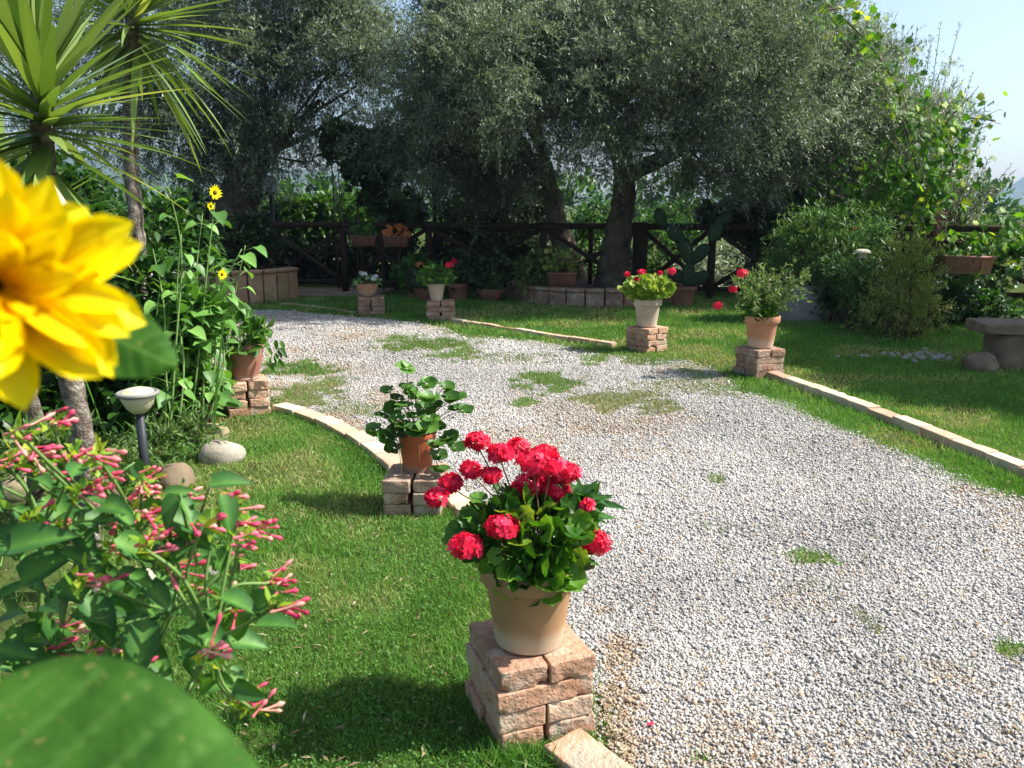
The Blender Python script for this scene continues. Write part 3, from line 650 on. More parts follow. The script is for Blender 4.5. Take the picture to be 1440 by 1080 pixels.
# ---------------------------------------------------------------- foliage clouds
def cloud(mb_, lobes, nclump, tw, lf, cr, ls, seed, T=T_LANCE, up=.3, shell=.55, wr=.24, jit=.5, tmean=.45):
    """leaves set along twigs radiating from clumps spread through ellipsoid lobes"""
    r=RS(seed); lobes=np.array(lobes,float); vol=np.cbrt(lobes[:,3]*lobes[:,4]*lobes[:,5])**2; pr=vol/vol.sum()
    li=r.choice(len(lobes),nclump,p=pr); D=rdir(r,nclump); R=r.uniform(shell**2,1.08,nclump)**.5
    Cc=lobes[li,:3]+D*R[:,None]*lobes[li,3:6]; ctone=r.normal(0,.13,nclump)
    if nclump>900:   # boughs: gather the clumps round fewer centres so light and dark masses form
        k_=nclump//9; b_=r.randint(0,k_,nclump); Cc=Cc[b_]+r.normal(size=(nclump,3))*np.array([.27,.27,.2]); li=li[b_]; D=D[b_]; ctone=r.normal(0,.17,k_)[b_]
    k=nclump*tw; ci=np.repeat(np.arange(nclump),tw); TD=nrm(rdir(r,k)+D[ci]*.7+np.array([0,0,up])); TL=cr*r.uniform(.5,1.3,k)
    n=k*lf; ti=np.repeat(np.arange(k),lf); s=np.tile(np.linspace(.1,1,lf),k)+r.uniform(-.04,.04,n)
    droop=np.array([0,0,-.25])*(s**2)[:,None]
    P=Cc[ci[ti]]+(TD[ti]*s[:,None]+droop)*TL[ti][:,None]; X=nrm(TD[ti]*.8+rdir(r,n)*.9); N=nrm(rdir(r,n)*jit+np.array([0,0,1]))
    L_=ls*r.uniform(.6,1.3,n)
    inst(mb_,T,P,X,N,np.stack([L_,L_*wr*r.uniform(.8,1.2,n),L_*.5],1),np.clip(r.normal(tmean,.2,n)+ctone[ci[ti]],0,1))
    return Cc,ci,TD,TL
def lob(px,py,rp,d,fz=.85,fy=.85):
    c=C(px,py,d); R=rp*d/F; return (c[0],c[1],c[2],R,R*fy,R*fz)
def tree(name,label,cat,base,trunk_px,rads,limbs,lobes,ncl,tw,lf,cr,ls,seed,mat='olive',bark='bark',T=T_LANCE,group=None,wr=.24,up=.3,shell=.55,tmean=.45):
    t=thing(name,label,cat,base,0,group); r=RS(seed); m_=MB(); B=np.array(base)
    S=spline([np.array(p)-B for p in trunk_px],8); rr=np.interp(np.linspace(0,1,len(S)),np.linspace(0,1,len(rads)),rads)
    tube(m_,S,rr,16,.5,.13,seed); top=S[-1]
    ends=[]
    for (f,e,r0) in limbs:
        s=S[int(f*(len(S)-1))]; e=np.array(e)-B; mid=(s+e)/2+r.normal(size=3)*.12
        tube(m_,spline([s,mid,e],7),np.linspace(r0,r0*.25,15),9,.5,.12,seed+1)
    for l in lobes:   # smaller branches into the lobes
        c=np.array(l[:3])-B
        for q in range(1):
            e=c+rdir(r,1)[0]*np.array(l[3:6])*.8; s=S[int(r.uniform(.7,1)*(len(S)-1))]
            tube(m_,spline([s,(s+c)/2+r.normal(size=3)*.1,c*.6+e*.4,e],4),np.linspace(.035,.008,13),5,.5,.1,seed+2)
    m_.build('trunk',M[bark],t,True)
    m_=MB(); cloud(m_,[(l[0]-B[0],l[1]-B[1],l[2]-B[2],*l[3:]) for l in lobes],ncl,tw,lf,cr,ls,seed,T,up,shell,wr,tmean=tmean)
    m_.build('crown',M[mat],t); return t
A=np.array
# main olive
bA=G(856,417); bA[1]=12.45
lA=[lob(870,60,150,11.9),lob(1000,110,135,10.9),lob(780,110,115,10.5),lob(700,40,95,11.3),lob(930,60,110,10.7),lob(850,120,80,10.9),lob(1060,120,90,10.9),lob(1080,60,95,12.2),lob(950,215,80,11.8,.6),lob(1060,215,80,11.8,.7),lob(870,-120,190,12.4),lob(1120,150,90,11.8),lob(730,10,110,12.2),lob(1010,-60,150,12),lob(900,150,95,11.4),lob(720,170,80,12.2),lob(1020,250,60,12,.5),lob(1085,-10,65,12.5)]
tree('olive_tree','big grey green olive with thick dark forked trunk growing in the raised bed','tree',bA,
 [(bA[0]-.05,bA[1],-.05),C(868,340,12.4),C(878,270,12.3),C(872,215,12.3),C(850,160,12.2)],[.33,.21,.17,.14,.09],
 [(.6,C(960,210,12),.12),(.75,C(800,150,12.3),.09),(.7,C(930,90,12),.12),(.85,C(850,20,12.4),.09),(.6,C(1050,120,11.9),.1)],lA,4300,9,14,.34,.058,101,wr=.30,group='olive trees along the fence',tmean=.5)
bB=C(812,405,14.0); bB[2]=0
lB=[lob(650,85,80,11.4),lob(665,120,75,10.6),lob(605,150,58,12.4),lob(690,160,95,13.3),lob(640,220,75,13.2,.7),lob(710,240,70,13.6,.6),lob(680,-30,75,12.8),lob(602,110,40,12.4),lob(700,60,90,13.8),lob(560,200,35,12.9)]
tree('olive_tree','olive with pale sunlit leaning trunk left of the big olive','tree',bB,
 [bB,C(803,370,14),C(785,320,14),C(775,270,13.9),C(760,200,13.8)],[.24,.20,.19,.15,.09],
 [(.7,C(690,200,13.5),.1),(.8,C(650,100,13.2),.08),(.9,C(740,120,13.8),.07)],lB,2900,8,14,.32,.058,102,wr=.3,bark='bark_sunlit',group='olive trees along the fence',tmean=.42)
bC=C(1160,410,13.4); bC[2]=0
lC=[lob(1170,130,85,12.6),lob(1225,170,75,12.6),lob(1150,210,80,12.8),lob(1268,165,38,12.6),lob(1240,225,60,12.6),lob(1135,45,50,12.8),lob(1215,115,40,12.6),lob(1190,250,55,12.6,.7),lob(1290,190,40,12.7)]
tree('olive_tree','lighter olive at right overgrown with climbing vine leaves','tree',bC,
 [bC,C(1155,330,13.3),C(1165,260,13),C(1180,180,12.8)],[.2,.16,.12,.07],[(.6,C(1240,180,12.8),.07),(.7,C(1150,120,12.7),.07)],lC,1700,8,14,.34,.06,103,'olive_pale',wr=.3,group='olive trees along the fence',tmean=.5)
bL=C(318,400,15.5); bL[2]=0
lL=[lob(420,50,110,14.6),lob(310,120,105,14.8),lob(490,70,66,14.6),lob(240,60,110,15),lob(395,190,60,14.6,.7),lob(250,190,80,15.3),lob(470,120,65,14.6),lob(360,-40,140,15),lob(360,215,55,15),lob(530,100,35,14.4),lob(478,0,62,14.4),lob(440,235,32,14.6),lob(120,100,130,16),lob(300,240,50,15.5)]
tree('olive_tree','large dark olive with massive leaning trunk behind the yuccas','tree',bL,
 [bL,C(322,330,15.4),C(340,270,15.2),C(360,220,15),C(380,160,14.9)],[.5,.42,.36,.27,.16],[(.6,C(450,140,14.7),.14),(.5,C(270,150,15),.17),(.85,C(340,60,15),.12),(.75,C(500,150,14.6),.07)],lL,3000,9,13,.36,.068,104,wr=.3,group='olive trees along the fence',tmean=.42)
# right-hand tree beyond the frame that shades the right lawn
lR=[(6.5,7.9,3.2,.9,1.2,.6),(7.5,8.6,3.4,1.3,1.3,.9),(6.5,6.9,3.1,.8,.9,.6),(7.2,7.4,3.2,1.0,1.0,.7),(6.7,6.3,3.0,.7,.6,.5)]
tree('olive_tree','olive tree just past the right end of the lawn','tree',(7.9,8.4,0),[(7.9,8.4,0),(7.85,8.4,1.2),(7.6,8.2,2.4)],[.2,.16,.12],[],lR,890,10,14,.36,.085,105,group='olive trees along the fence',wr=.3)
# upright young shoots at the far right
def shoots(name,label,px,n,d,seed,mat='olive_pale'):
    r=RS(seed); b=C(px[0],330,d); b[2]=0; t=thing(name,label,'tree',b); s_=MB(); m_=MB()
    for i in range(n):
        x=r.uniform(px[0],px[1]); e=C(x+r.uniform(-10,35),r.uniform(px[2],px[2]+90) if x<px[1]-20 else r.uniform(px[2]+50,px[2]+110),d+r.uniform(-.4,.4))-b
        st=np.array([r.uniform(-.2,.5),r.uniform(-.2,.2),.6]); S=spline([st,(st+e)/2+r.normal(size=3)*.06,e],8); tube(s_,S,np.linspace(.012,.003,len(S)),4)
        k=70; f=r.uniform(.25,1,k)*(len(S)-1); ii=f.astype(int); Q=np.array([S[a]*(1-(b_-a))+S[min(a+1,len(S)-1)]*(b_-a) for a,b_ in zip(ii,f)])
        ax=nrm(e-st); inst(m_,T_LANCE,Q,nrm(ax*.9+rdir(r,k)*.8),nrm(rdir(r,k)),np.stack([r.uniform(.05,.08,k),np.full(k,.016),np.full(k,.02)],1),np.clip(r.normal(.5,.25,k),0,1))
    s_.build('trunk',M['twig'],t); m_.build('crown',M[mat],t)
shoots('young_olive','young olive of thin upright feathery shoots against the sky',(1310,1400,170),60,13.0,7)
shoots('young_olive','tall loose olive shoots rising above the vine at right',(1255,1345,30),26,12.9,8)
# ---------------------------------------------------------------- hedges, shrubs behind the fence
def shrub(name,label,cat,lobes,ncl,tw,lf,cr,ls,seed,mat,T=T_OVS,wr=.5,group=None,part='foliage',shell=.3,tmean=.45,stems=8,up=.3):
    b=(lobes[0][0],lobes[0][1],0); t=thing(name,label,cat,b,0,group); B=np.array(b); m_=MB()
    cloud(m_,[(l[0]-B[0],l[1]-B[1],l[2]-B[2],*l[3:]) for l in lobes],ncl,tw,lf,cr,ls,seed,T,up,shell,wr,tmean=tmean); m_.build(part,M[mat],t)
    s_=MB(); r=RS(seed)
    for k in range(stems):
        l=lobes[k%len(lobes)]; e=np.array(l[:3])-B+r.normal(size=3)*np.array(l[3:6])*.35; st=np.array([e[0]*.8+r.uniform(-.1,.1),e[1],0]); tube(s_,[st,(st+e)/2+r.normal(size=3)*.04,e],[.02,.015,.006],5)
    s_.build('branches',M['twig'],t); return t
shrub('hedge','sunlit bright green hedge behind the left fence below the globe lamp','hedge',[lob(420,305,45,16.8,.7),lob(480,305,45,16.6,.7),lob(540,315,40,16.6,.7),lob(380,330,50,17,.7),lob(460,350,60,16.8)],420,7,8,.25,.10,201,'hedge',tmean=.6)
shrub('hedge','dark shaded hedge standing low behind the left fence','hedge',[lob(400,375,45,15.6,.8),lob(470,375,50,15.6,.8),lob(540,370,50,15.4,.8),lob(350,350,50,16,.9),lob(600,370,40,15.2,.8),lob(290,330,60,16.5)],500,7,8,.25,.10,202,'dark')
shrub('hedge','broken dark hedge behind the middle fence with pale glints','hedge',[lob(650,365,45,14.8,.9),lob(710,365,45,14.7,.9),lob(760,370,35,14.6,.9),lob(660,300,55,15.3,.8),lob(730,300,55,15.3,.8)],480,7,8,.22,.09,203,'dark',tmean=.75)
shrub('bush','light green bush seen between the two olive trunks','bush',[lob(840,310,35,16.5,.8),lob(830,365,45,16.5,.8),lob(930,350,60,16.5,.9),lob(960,310,40,17,.7)],330,6,7,.22,.09,204,'hedge',tmean=.5)
shrub('bush','grey green bush behind the fence right of the cactus','bush',[lob(1030,370,50,15.5,.8),lob(1090,360,50,15.5,.8),lob(990,390,30,15,.8)],280,6,7,.22,.08,205,'olive',tmean=.8)
shrub('bush','dense dark climber hanging over the fence right of cactus','climber',[lob(1060,305,40,12.9,.6),lob(1110,325,50,12.7,.8),lob(1150,300,45,12.8,.7),lob(1180,330,40,12.6,.8),lob(1010,300,18,13,.9)],300,6,7,.18,.12,206,'dark',T_VINE,.9,tmean=.8)
shrub('bush','mid green bush behind the fence under the vine','bush',[lob(1210,330,50,13.6,.8),lob(1270,330,50,13.4,.8),lob(1340,340,50,13.2,.8),lob(1240,390,50,13.3,.8),lob(1330,390,60,13.2)],420,6,7,.2,.09,207,'hedge',tmean=.3)
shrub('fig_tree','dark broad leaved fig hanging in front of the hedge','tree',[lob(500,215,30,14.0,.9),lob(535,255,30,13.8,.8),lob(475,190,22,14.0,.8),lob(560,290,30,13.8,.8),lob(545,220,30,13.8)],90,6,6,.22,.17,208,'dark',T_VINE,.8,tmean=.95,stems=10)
# distant wood beyond the fence, reading as one mass
m_=MB(); cloud(m_,[(x,y,z,4,3,2.6) for x,y,z in [(-22,44,0),(-15,46,.4),(-9,45,.2),(-3,47,.5),(4,46,.2),(10,45,.4),(17,44,.1),(24,43,-.4),(31,42,-1.2)]],500,6,6,1.1,.5,301,T_OVS,.3,.6,.5,tmean=.5)
tag(m_.build('far_wood',M['hedge']),'line of distant green trees beyond the fence','wood',kind='stuff')
# hills
def hill(name,x0,x1,y,hs,seed,depth):
    n=160; rows=14; xs=np.linspace(x0,x1,n); m_=MB(); V=[]
    for j in range(rows):
        f=j/(rows-1)
        for i,x in enumerate(xs):
            u=i/(n-1); h=np.interp(u,np.linspace(0,1,len(hs)),hs)*(1+.06*(vnoise(np.array([u*14.]),np.array([f*3.]),seed)[0]-.5)+.02*vnoise(np.array([u*70.]),np.array([f*9.]),seed)[0])
            V.append((x,y+depth*f,h*math.sin(min(1,f*1.05)*math.pi/2)-8*(1-f)))
    q=[(j*n+i,j*n+i+1,(j+1)*n+i+1,(j+1)*n+i) for j in range(rows-1) for i in range(n-1)]
    m_.add(V,[q]); return kindof(m_.build(name,solid('hill_woodland',[(.3,(.035,.05,.03)),(.6,(.06,.08,.04)),(.8,(.10,.10,.06))],.02,1,.8,6,8,.05),None,True),'structure')
hill('hill',600,1400,900,[0,0,0,24,62,76,86,94,98,104,108,112,114,116,118,119,120],1,350)
hill('hills',-900,250,900,[60,80,70,55,48,30,12,5],2,350)
# ---------------------------------------------------------------- vines
def vine(label,pxs,n,ls,d0,seed,mat='vine',spread=26,dd=.4,tm=.5,name='grape_vine',runners=True):
    r=RS(seed); b=C(*pxs[0],d0); b[2]=0; t=thing(name,label,'vine',b); m_=MB(); s_=MB(); 
    P0=[C(a,c,d0)-b for a,c in pxs]; S=np.array(spline(P0,10)); tube(s_,S,.012,5)
    i=r.randint(0,len(S),n); P=S[i]+r.normal(size=(n,3))*np.array([spread,0,spread])*d0/F+np.stack([0*i,r.uniform(-dd,dd),0*i],1) if False else S[i]+np.stack([r.normal(size=n)*spread*d0/F,r.uniform(-dd,dd,n),r.normal(size=n)*spread*.8*d0/F],1)
    inst(m_,T_VINE,P,nrm(rdir(r,n)*.8+(0,-.1,-.6)),nrm(rdir(r,n)*.6+(.35,-.8,.35)),ls*r.uniform(.5,1.2,n),np.clip(r.normal(tm,.25,n),0,1))
    for k in range(14):
        j=r.randint(0,n); e=P[j]+r.normal(size=3)*.15+(0.15,0,.1); tube(s_,spline([S[i[j]],(S[i[j]]+e)/2+r.normal(size=3)*.04,e],4),.004,4)
    m_.build('leaves',M[mat],t); s_.build('stem',M['twig'],t)
vine('yellow green vine climbing through the right olive to the sky',[(1300,300),(1290,240),(1270,170),(1260,120),(1220,60),(1180,20)],340,.085,11.2,1,spread=28)
vine('bright vine hanging between right olive and post',[(1310,300),(1340,230),(1330,180),(1350,150)],270,.08,11.3,2,spread=20)
vine('vine leaves trailing over the fence left of the big post',[(1220,260),(1260,270),(1290,275),(1300,240)],520,.08,11.4,3,spread=26)
vine('dense vine covering the fence at the far right',[(1340,330),(1380,350),(1410,330),(1440,360),(1480,340),(1560,360)],420,.10,11.75,4,spread=22,tm=.5)
vine('shaded vine below the planter at the right fence',[(1360,420),(1400,400),(1430,430),(1500,420),(1400,370)],420,.09,12.1,5,mat='hedge',spread=30,tm=.3)
vine('few sunlit vine leaves on a long twig against the sky',[(1290,130),(1320,160),(1360,165),(1400,170)],16,.06,12.0,6,spread=10)
vine('small vine tuft on top of the big olive crown',[(1130,50),(1150,20),(1190,10)],60,.08,11.0,7,spread=14)
vine('dim vine between olive crown and fence rail',[(1120,250),(1150,270),(1190,280),(1130,290)],110,.09,11.6,8,mat='hedge',spread=20,tm=.3)
# ---------------------------------------------------------------- fence
t=thing('wooden_fence','long dark brown log fence with crossed braces below the trees','fence',(0,13.4,0))
O=np.array([0,13.4,0])
fy=lambda x: 13.45-.20*x
def FP(x,z): return np.array([x,fy(x),z])-O
xs_posts=[-7.2,-5.6,-4.3,-2.9,-1.4,.52,2.05,3.15,4.5,5.65,6.3,7.9,9.5]
for i,x in enumerate(xs_posts):
    big=abs(x-6.3)<.01; m_=MB(); w=.10 if not big else .17
    zt_=1.2 if not big else 1.37
    if x==2.05: w=.2
    if big: rbox(m_,FP(x,zt_/2),(w*1.3,w*1.2,zt_),.1,.1,.02,.01,i)
    else: tube(m_,[FP(x,0)+(0,0,0),FP(x,.6),FP(x,zt_)],w*.6,10,.5,.05,i)
    m_.build('post',M['wood_r' if big else 'wood'],t)
for i in range(len(xs_posts)-1):
    a,b=xs_posts[i],xs_posts[i+1]; g=.05
    m_=MB(); tube(m_,[FP(a+.01,1.13)+(0,-.03,0),FP((a+b)/2,1.135)+(0,-.03,0),FP(b-.01,1.13)+(0,-.03,0)],.052,9,.5,.06,i); m_.build('top_rail',M['wood'],t)
    m_=MB(); tube(m_,[FP(a+g,.16),FP(b-g,.16)],.04,8,.5,.06,i+3); m_.build('bottom_rail',M['wood'],t)
    if b-a>.8:
        m_=MB(); tube(m_,[FP(a+g,.2)+(0,.03,0),FP((a+b)/2,.62)+(0,.03,0),FP(b-g,1.07)+(0,.03,0)],.038,8,.5,.06,i+9); m_.build('brace',M['wood'],t)
        m_=MB(); tube(m_,[FP(a+g,1.07)-(0,.05,0),FP((a+b)/2,.62)-(0,.05,0),FP(b-g,.2)-(0,.05,0)],.038,8,.5,.06,i+19); m_.build('brace',M['wood'],t)
    if .5<a<1: 
        m_=MB(); tube(m_,[FP((a+b)/2,.2)+(0,.1,0),FP((a+b)/2,1.1)+(0,.1,0)],.04,8); m_.build('upright',M['wood'],t)
# ---------------------------------------------------------------- things along the fence
def boxplanter(t,s,mat,z0=0,rz=0):
    m_=MB(); w,d,h=s
    V=[(-w*.46,-d*.4,z0),(w*.46,-d*.4,z0),(w*.46,d*.4,z0),(-w*.46,d*.4,z0),(-w*.5,-d*.5,z0+h*.85),(w*.5,-d*.5,z0+h*.85),(w*.5,d*.5,z0+h*.85),(-w*.5,d*.5,z0+h*.85)]
    m_.add(V,[[(3,2,1,0),(0,1,5,4),(1,2,6,5),(2,3,7,6),(3,0,4,7)]])
    for (x,y,a,b) in ((0,-d*.5,w*1.06,.03),(0,d*.5,w*1.06,.03),(-w*.5,0,.03,d-.03),(w*.5,0,.03,d-.03)): box(m_,(x,y,z0+h*.92),(a,b,h*.16))
    for k in (-1,0,1): box(m_,(k*w*.25,-d*.455,z0+h*.45),(.012,.03,h*.7))
    box(m_,(0,0,z0+h*.86),(w*.95,d*.93,.01)); return m_.build('planter_box',mat,t)
a=C(1353,370,11.75); t=thing('hanging_planter','terracotta window box hung on the right fence among vine leaves','planter',(a[0],fy(a[0])-.42,a[2]-.14),-.2,'planters hung on the fence')
boxplanter(t,(.62,.22,.26),M['pot_brown']); dome(t,(0,0,.25),(0,0,.28),(.3,.12,.06),60,T_OVS,.07,'bedleaf',81,False)
m_=MB()
for s in (-.25,.25): tube(m_,[(s,.38,.66),(s,.16,.5),(s,.13,.28),(s,.12,.1),(s,-.1,-.01)],.008,5)
m_.build('bracket',M['metal'],t)
for k,(px,lab,ml) in enumerate(((518,'dim reddish planter with green leaves hung on left fence','bedleaf'),(563,'reddish planter with dry brownish flowers hung on left fence','orange'))):
    a=C(px,338,13.9); t=thing('hanging_planter',lab,'planter',(a[0],fy(a[0])-.22,a[2]-.08),-.1,'planters hung on the fence')
    boxplanter(t,(.40,.2,.18),M['pot_shaded']); dome(t,(0,0,.17),(0,0,.24),(.22,.12,.1),90,T_OVS,.07,ml,82+k,False)
    m_=MB(); tube(m_,[(0,.12,.24),(0,.11,.1),(0,-.08,-.01)],.008,5); m_.build('bracket',M['metal'],t)
def simplepot(label,px,py,R,h,kind,mat,ps,leafm,T,ls,n,seed,flowers=(),z=0):
    a=G(px,py,z); t=thing('potted_plant',label,'potted plant',(a[0],a[1]+R,z),0,'potted plants in the shade by the fence'); pot(t,kind,R,h,M[mat],28)
    dome(t,(0,0,h*.85),(0,0,h+ps[2]*.6),ps,n,T,ls,leafm,seed,True)
    for i,(x,z2,R2,cm_) in enumerate(flowers): bloom(t,(x,-ps[1]*.7,z2),R2,14,seed+i,cm_,.03)
    return t
simplepot('dark pot with green leaves and one orange flower near the left fence',583,421,.16,.24,'rim','pot_shaded',(.34,.25,.28),'hedge',T_OVS,.09,200,401,[(.1,.55,.06,'orange')])
simplepot('dark pot just behind the flared pot pedestal by the fence',643,424,.2,.27,'rim','pot_shaded',(.28,.22,.32),'dark',T_OVS,.09,200,402,[(-.05,.62,.05,'red')])
simplepot('low dark pot of leaves in the shade between pedestals',595,424,.17,.2,'bowl','pot_shaded',(.3,.2,.2),'dark',T_OVS,.08,120,403)
simplepot('shaded wide pot of dark leaves left of raised bed',690,426,.22,.2,'bowl','pot_shaded',(.35,.25,.35),'dark',T_OVS,.08,240,404)
# raised bed round the big olive
def arcwall(label,name,cx,cy,R,a0,a1,h,th,mat,capmat,n=18,cap=.05,cat='raised bed',seed=1,cw=.06,rows=1):
    t=thing(name,label,cat,(cx,cy,0)); r=RS(seed)
    for row in range(rows):
        for i in range(n):
            A0=a0+(a1-a0)*(i+(row%2)*.5)/n; A1=a0+(a1-a0)*(min(n,i+1+(row%2)*.5))/n
            if A1<=A0: continue
            am=(A0+A1)/2; l=abs(A1-A0)*R; m_=MB(); hh=(h-cap)/rows
            rbox(m_,(R*math.cos(am),R*math.sin(am),hh*(row+.5)),(l-.008,th,hh-.004),am+math.pi/2,.08,.015,.008,seed*40+i+row*17,r.rand()); m_.build('stone_block',mat,t)
            if row==0:
                m_=MB(); rbox(m_,(R*math.cos(am),R*math.sin(am),h-cap/2+.004),(l-.004,th+cw,cap),am+math.pi/2,.08,.012,.006,seed*60+i,r.rand()); m_.build('cap_stone',capmat,t)
    V=[(0,0,h-.06)]+[((R-.05)*math.cos(a),(R-.05)*math.sin(a),h-.07) for a in np.linspace(0,2*math.pi,25)[:-1]]
    m_=MB(); m_.add(V,[[(0,i+1,(i+1)%24+1) for i in range(24)]]); m_.build('soil',M['soil'],t); return t
arcwall('low curved stone wall of the bed around the big olive trunk','raised_bed',1.35,13.25,1.35,math.radians(178),math.radians(340),.26,.16,M['brick_shaded'],M['brick_shaded'],14,.05,seed=3)
a=C(789,398,12.35); t=thing('wooden_planter','dark brown box planter of dry twigs on the raised bed wall','planter',(a[0],12.25,.262),0)
boxplanter(t,(.42,.28,.22),M['pot_shaded']); dome(t,(0,0,.2),(0,0,.38),(.3,.2,.2),130,T_OVS,.07,'dryleaf',411,True,smat='twig')
shrub('bush','leafy plant at left end of raised bed with dry tips','bush',[(.35,12.45,.45,.28,.25,.28)],40,5,7,.16,.07,412,'weed',tmean=.6,stems=4)
# cactus in red pot
a=G(963,432); t=thing('cactus_pot','tall dark prickly pear cactus in red pot before the fence','potted plant',(a[0],a[1]+.2,0))
pot(t,'rim',.21,.30,M['pot_shaded'])
def pad(mb_,c,ax,L_,W_,nv,th=.03):
    ax=nrm(ax); nv=nrm(np.cross(np.cross(ax,nv),ax)); s=np.cross(nv,ax); V=[];k=14
    V.append(np.array(c)+ax*L_*.5+nv*th); V.append(np.array(c)+ax*L_*.5-nv*th)
    for i in range(k):
        an=2*math.pi*i/k; V.append(np.array(c)+ax*(L_*.5-L_*.5*math.cos(an))+s*W_*.5*math.sin(an)*(1.15-.3*math.cos(an)*-1 if False else 1+.12*-math.cos(an)))
    for sg,o in ((1,.75),(-1,.75)):
        for i in range(k):
            an=2*math.pi*i/k; V.append(np.array(c)+ax*(L_*.5-L_*.5*o*math.cos(an))+s*W_*.5*o*math.sin(an)+nv*th*.9*sg)
    q=[];tt=[]
    for i in range(k):
        j=(i+1)%k; q+=[(2+i,2+j,2+k+j,2+k+i),(2+j,2+i,2+2*k+i,2+2*k+j)]; tt+=[(0,2+k+i,2+k+j),(1,2+2*k+j,2+2*k+i)]
    mb_.add(V,[q,tt])
m_=MB(); B=np.array([a[0],a[1]+.2,0])
d=12.0
pad(m_,(0.05,0,.25),(.1,0,1),.42,.2,(.2,-1,0)); pad(m_,(.1,0,.6),(-.35,0,1),.42,.22,(.1,-1,0)); pad(m_,(-.02,0,.93),(-.7,0,.75),.36,.21,(.1,-1,0)); pad(m_,(.1,0,.62),(.8,0,.9),.38,.2,(0,-1,.1)); pad(m_,(-.3,0,1.15),(-.45,0,.9),.3,.19,(.2,-1,0)); pad(m_,(.05,.03,.35),(-.9,0,.6),.3,.19,(.1,-1,0)); pad(m_,(.38,0,.92),(.35,0,1),.36,.2,(-.3,-1,0)); pad(m_,(.1,.02,.3),(1,0,.7),.34,.2,(.2,-1,0)); pad(m_,(.42,0,1.2),(.9,0,.5),.3,.18,(-.2,-1,0))
m_.build('cactus_pads',M['cactus'],t,True)
# grey trough with oleander
a=G(1170,455); t=thing('stone_trough','weathered grey concrete trough below the oleander bush','trough',(a[0],a[1]+.35,0),-.15)
m_=MB()
rbox(m_,(0,-.27,.24),(1.25,.08,.48),0,.07,.015,.008,1); m_.build('long_wall',M['concrete'],t); m_=MB(); rbox(m_,(0,.27,.24),(1.25,.08,.48),0,.07,.015,.008,2); m_.build('long_wall',M['concrete'],t)
m_=MB(); rbox(m_,(-.586,0,.24),(.075,.455,.46),0,.07,.015,.008,3); m_.build('end_wall',M['concrete'],t); m_=MB(); rbox(m_,(.586,0,.24),(.075,.455,.46),0,.07,.015,.008,4); m_.build('end_wall',M['concrete'],t)
m_=MB(); box(m_,(0,0,.40),(1.09,.45,.02)); m_.build('soil',M['soil'],t)
m_=MB(); tube(m_,[(-.75,-.33,.50),(.7,-.35,.52)],.03,8,.5,.05); m_.build('log',M['wood'],t)
shrub('oleander_bush','oleander bush with narrow leaves and few dark pink flowers above trough','bush',[(a[0],a[1]+.35,.95,.62,.4,.42),(a[0]+.35,a[1]+.3,1.05,.35,.3,.3),(a[0]-.4,a[1]+.35,.9,.35,.3,.35),(a[0]-.15,a[1]+.3,1.2,.2,.2,.25)],120,7,9,.28,.085,501,'oleander',T_LANCE,.24,stems=10,up=.6)
o=bpy.data.objects['oleander_bush']
for i,(px,py) in enumerate(((1125,318),(1185,318),(1200,322))):
    bloom(o,local(C(px,py,11.2),o.location),.04,10,520+i,'red',.03,'flower_cluster')
# mushroom lamp
a=C(1213,355,9.8); t=thing('mushroom_lamp','white mushroom shaped garden lamp among bushes near the right post','garden lamp',(a[0],a[1],0))
m_=MB(); tube(m_,[(0,0,0),(0,0,a[2]-.04)],.022,10); m_.build('post',M['metal'],t)
m_=MB(); lathe(m_,[(0,a[2]+.045),(.05,a[2]+.04),(.085,a[2]+.022),(.1,a[2]),(.095,a[2]-.012),(.0,a[2]-.014)],24); m_.build('lamp_cap',M['lampwhite'],t,True)
m_=MB(); lathe(m_,[(.045,a[2]-.07),(.05,a[2]-.014)],16); m_.build('lamp_neck',M['lampplastic'],t,True)
# yellow-green dry shrub
a=G(1290,482); shrub('dry_shrub','tall yellowish straggly shrub in front of the right post','bush',[(a[0],a[1]+.4,.5,.32,.3,.45),(a[0]-.15,a[1]+.4,.25,.35,.3,.25),(a[0]+.2,a[1]+.35,.3,.25,.3,.3),(a[0]+.08,a[1]+.4,.85,.17,.2,.3),(a[0]-.1,a[1]+.4,.75,.12,.15,.3)],200,6,9,.2,.05,502,'dryleaf',T_LANCE,.3,stems=14,up=.7,shell=.1,tmean=.6)
a=G(1350,470); shrub('bush','dark leafy bush between dry shrub and stone bench','bush',[(a[0]-.1,a[1]+.6,.3,.5,.35,.25),(a[0]+.6,a[1]+.9,.2,.6,.4,.2),(a[0]-.9,a[1]+1.0,.3,.5,.35,.3)],170,6,8,.18,.09,503,'hedge',T_OVS,.5,tmean=.15)
shrub('bush','leafy mass around the white mushroom lamp below the oleander','bush',[lob(1205,392,24,9.55,.9),lob(1232,395,24,9.6,.9),lob(1180,385,26,9.9),lob(1215,425,30,9.6)],150,5,8,.15,.06,506,'oleander',T_LANCE,.28,tmean=.2,up=.6)
a=G(1235,450); shrub('bush','low dark plants at the foot of the trough','bush',[(a[0],a[1]+.1,.16,.35,.3,.16)],60,5,7,.14,.07,504,'dark',T_OVS,.5,tmean=.7)
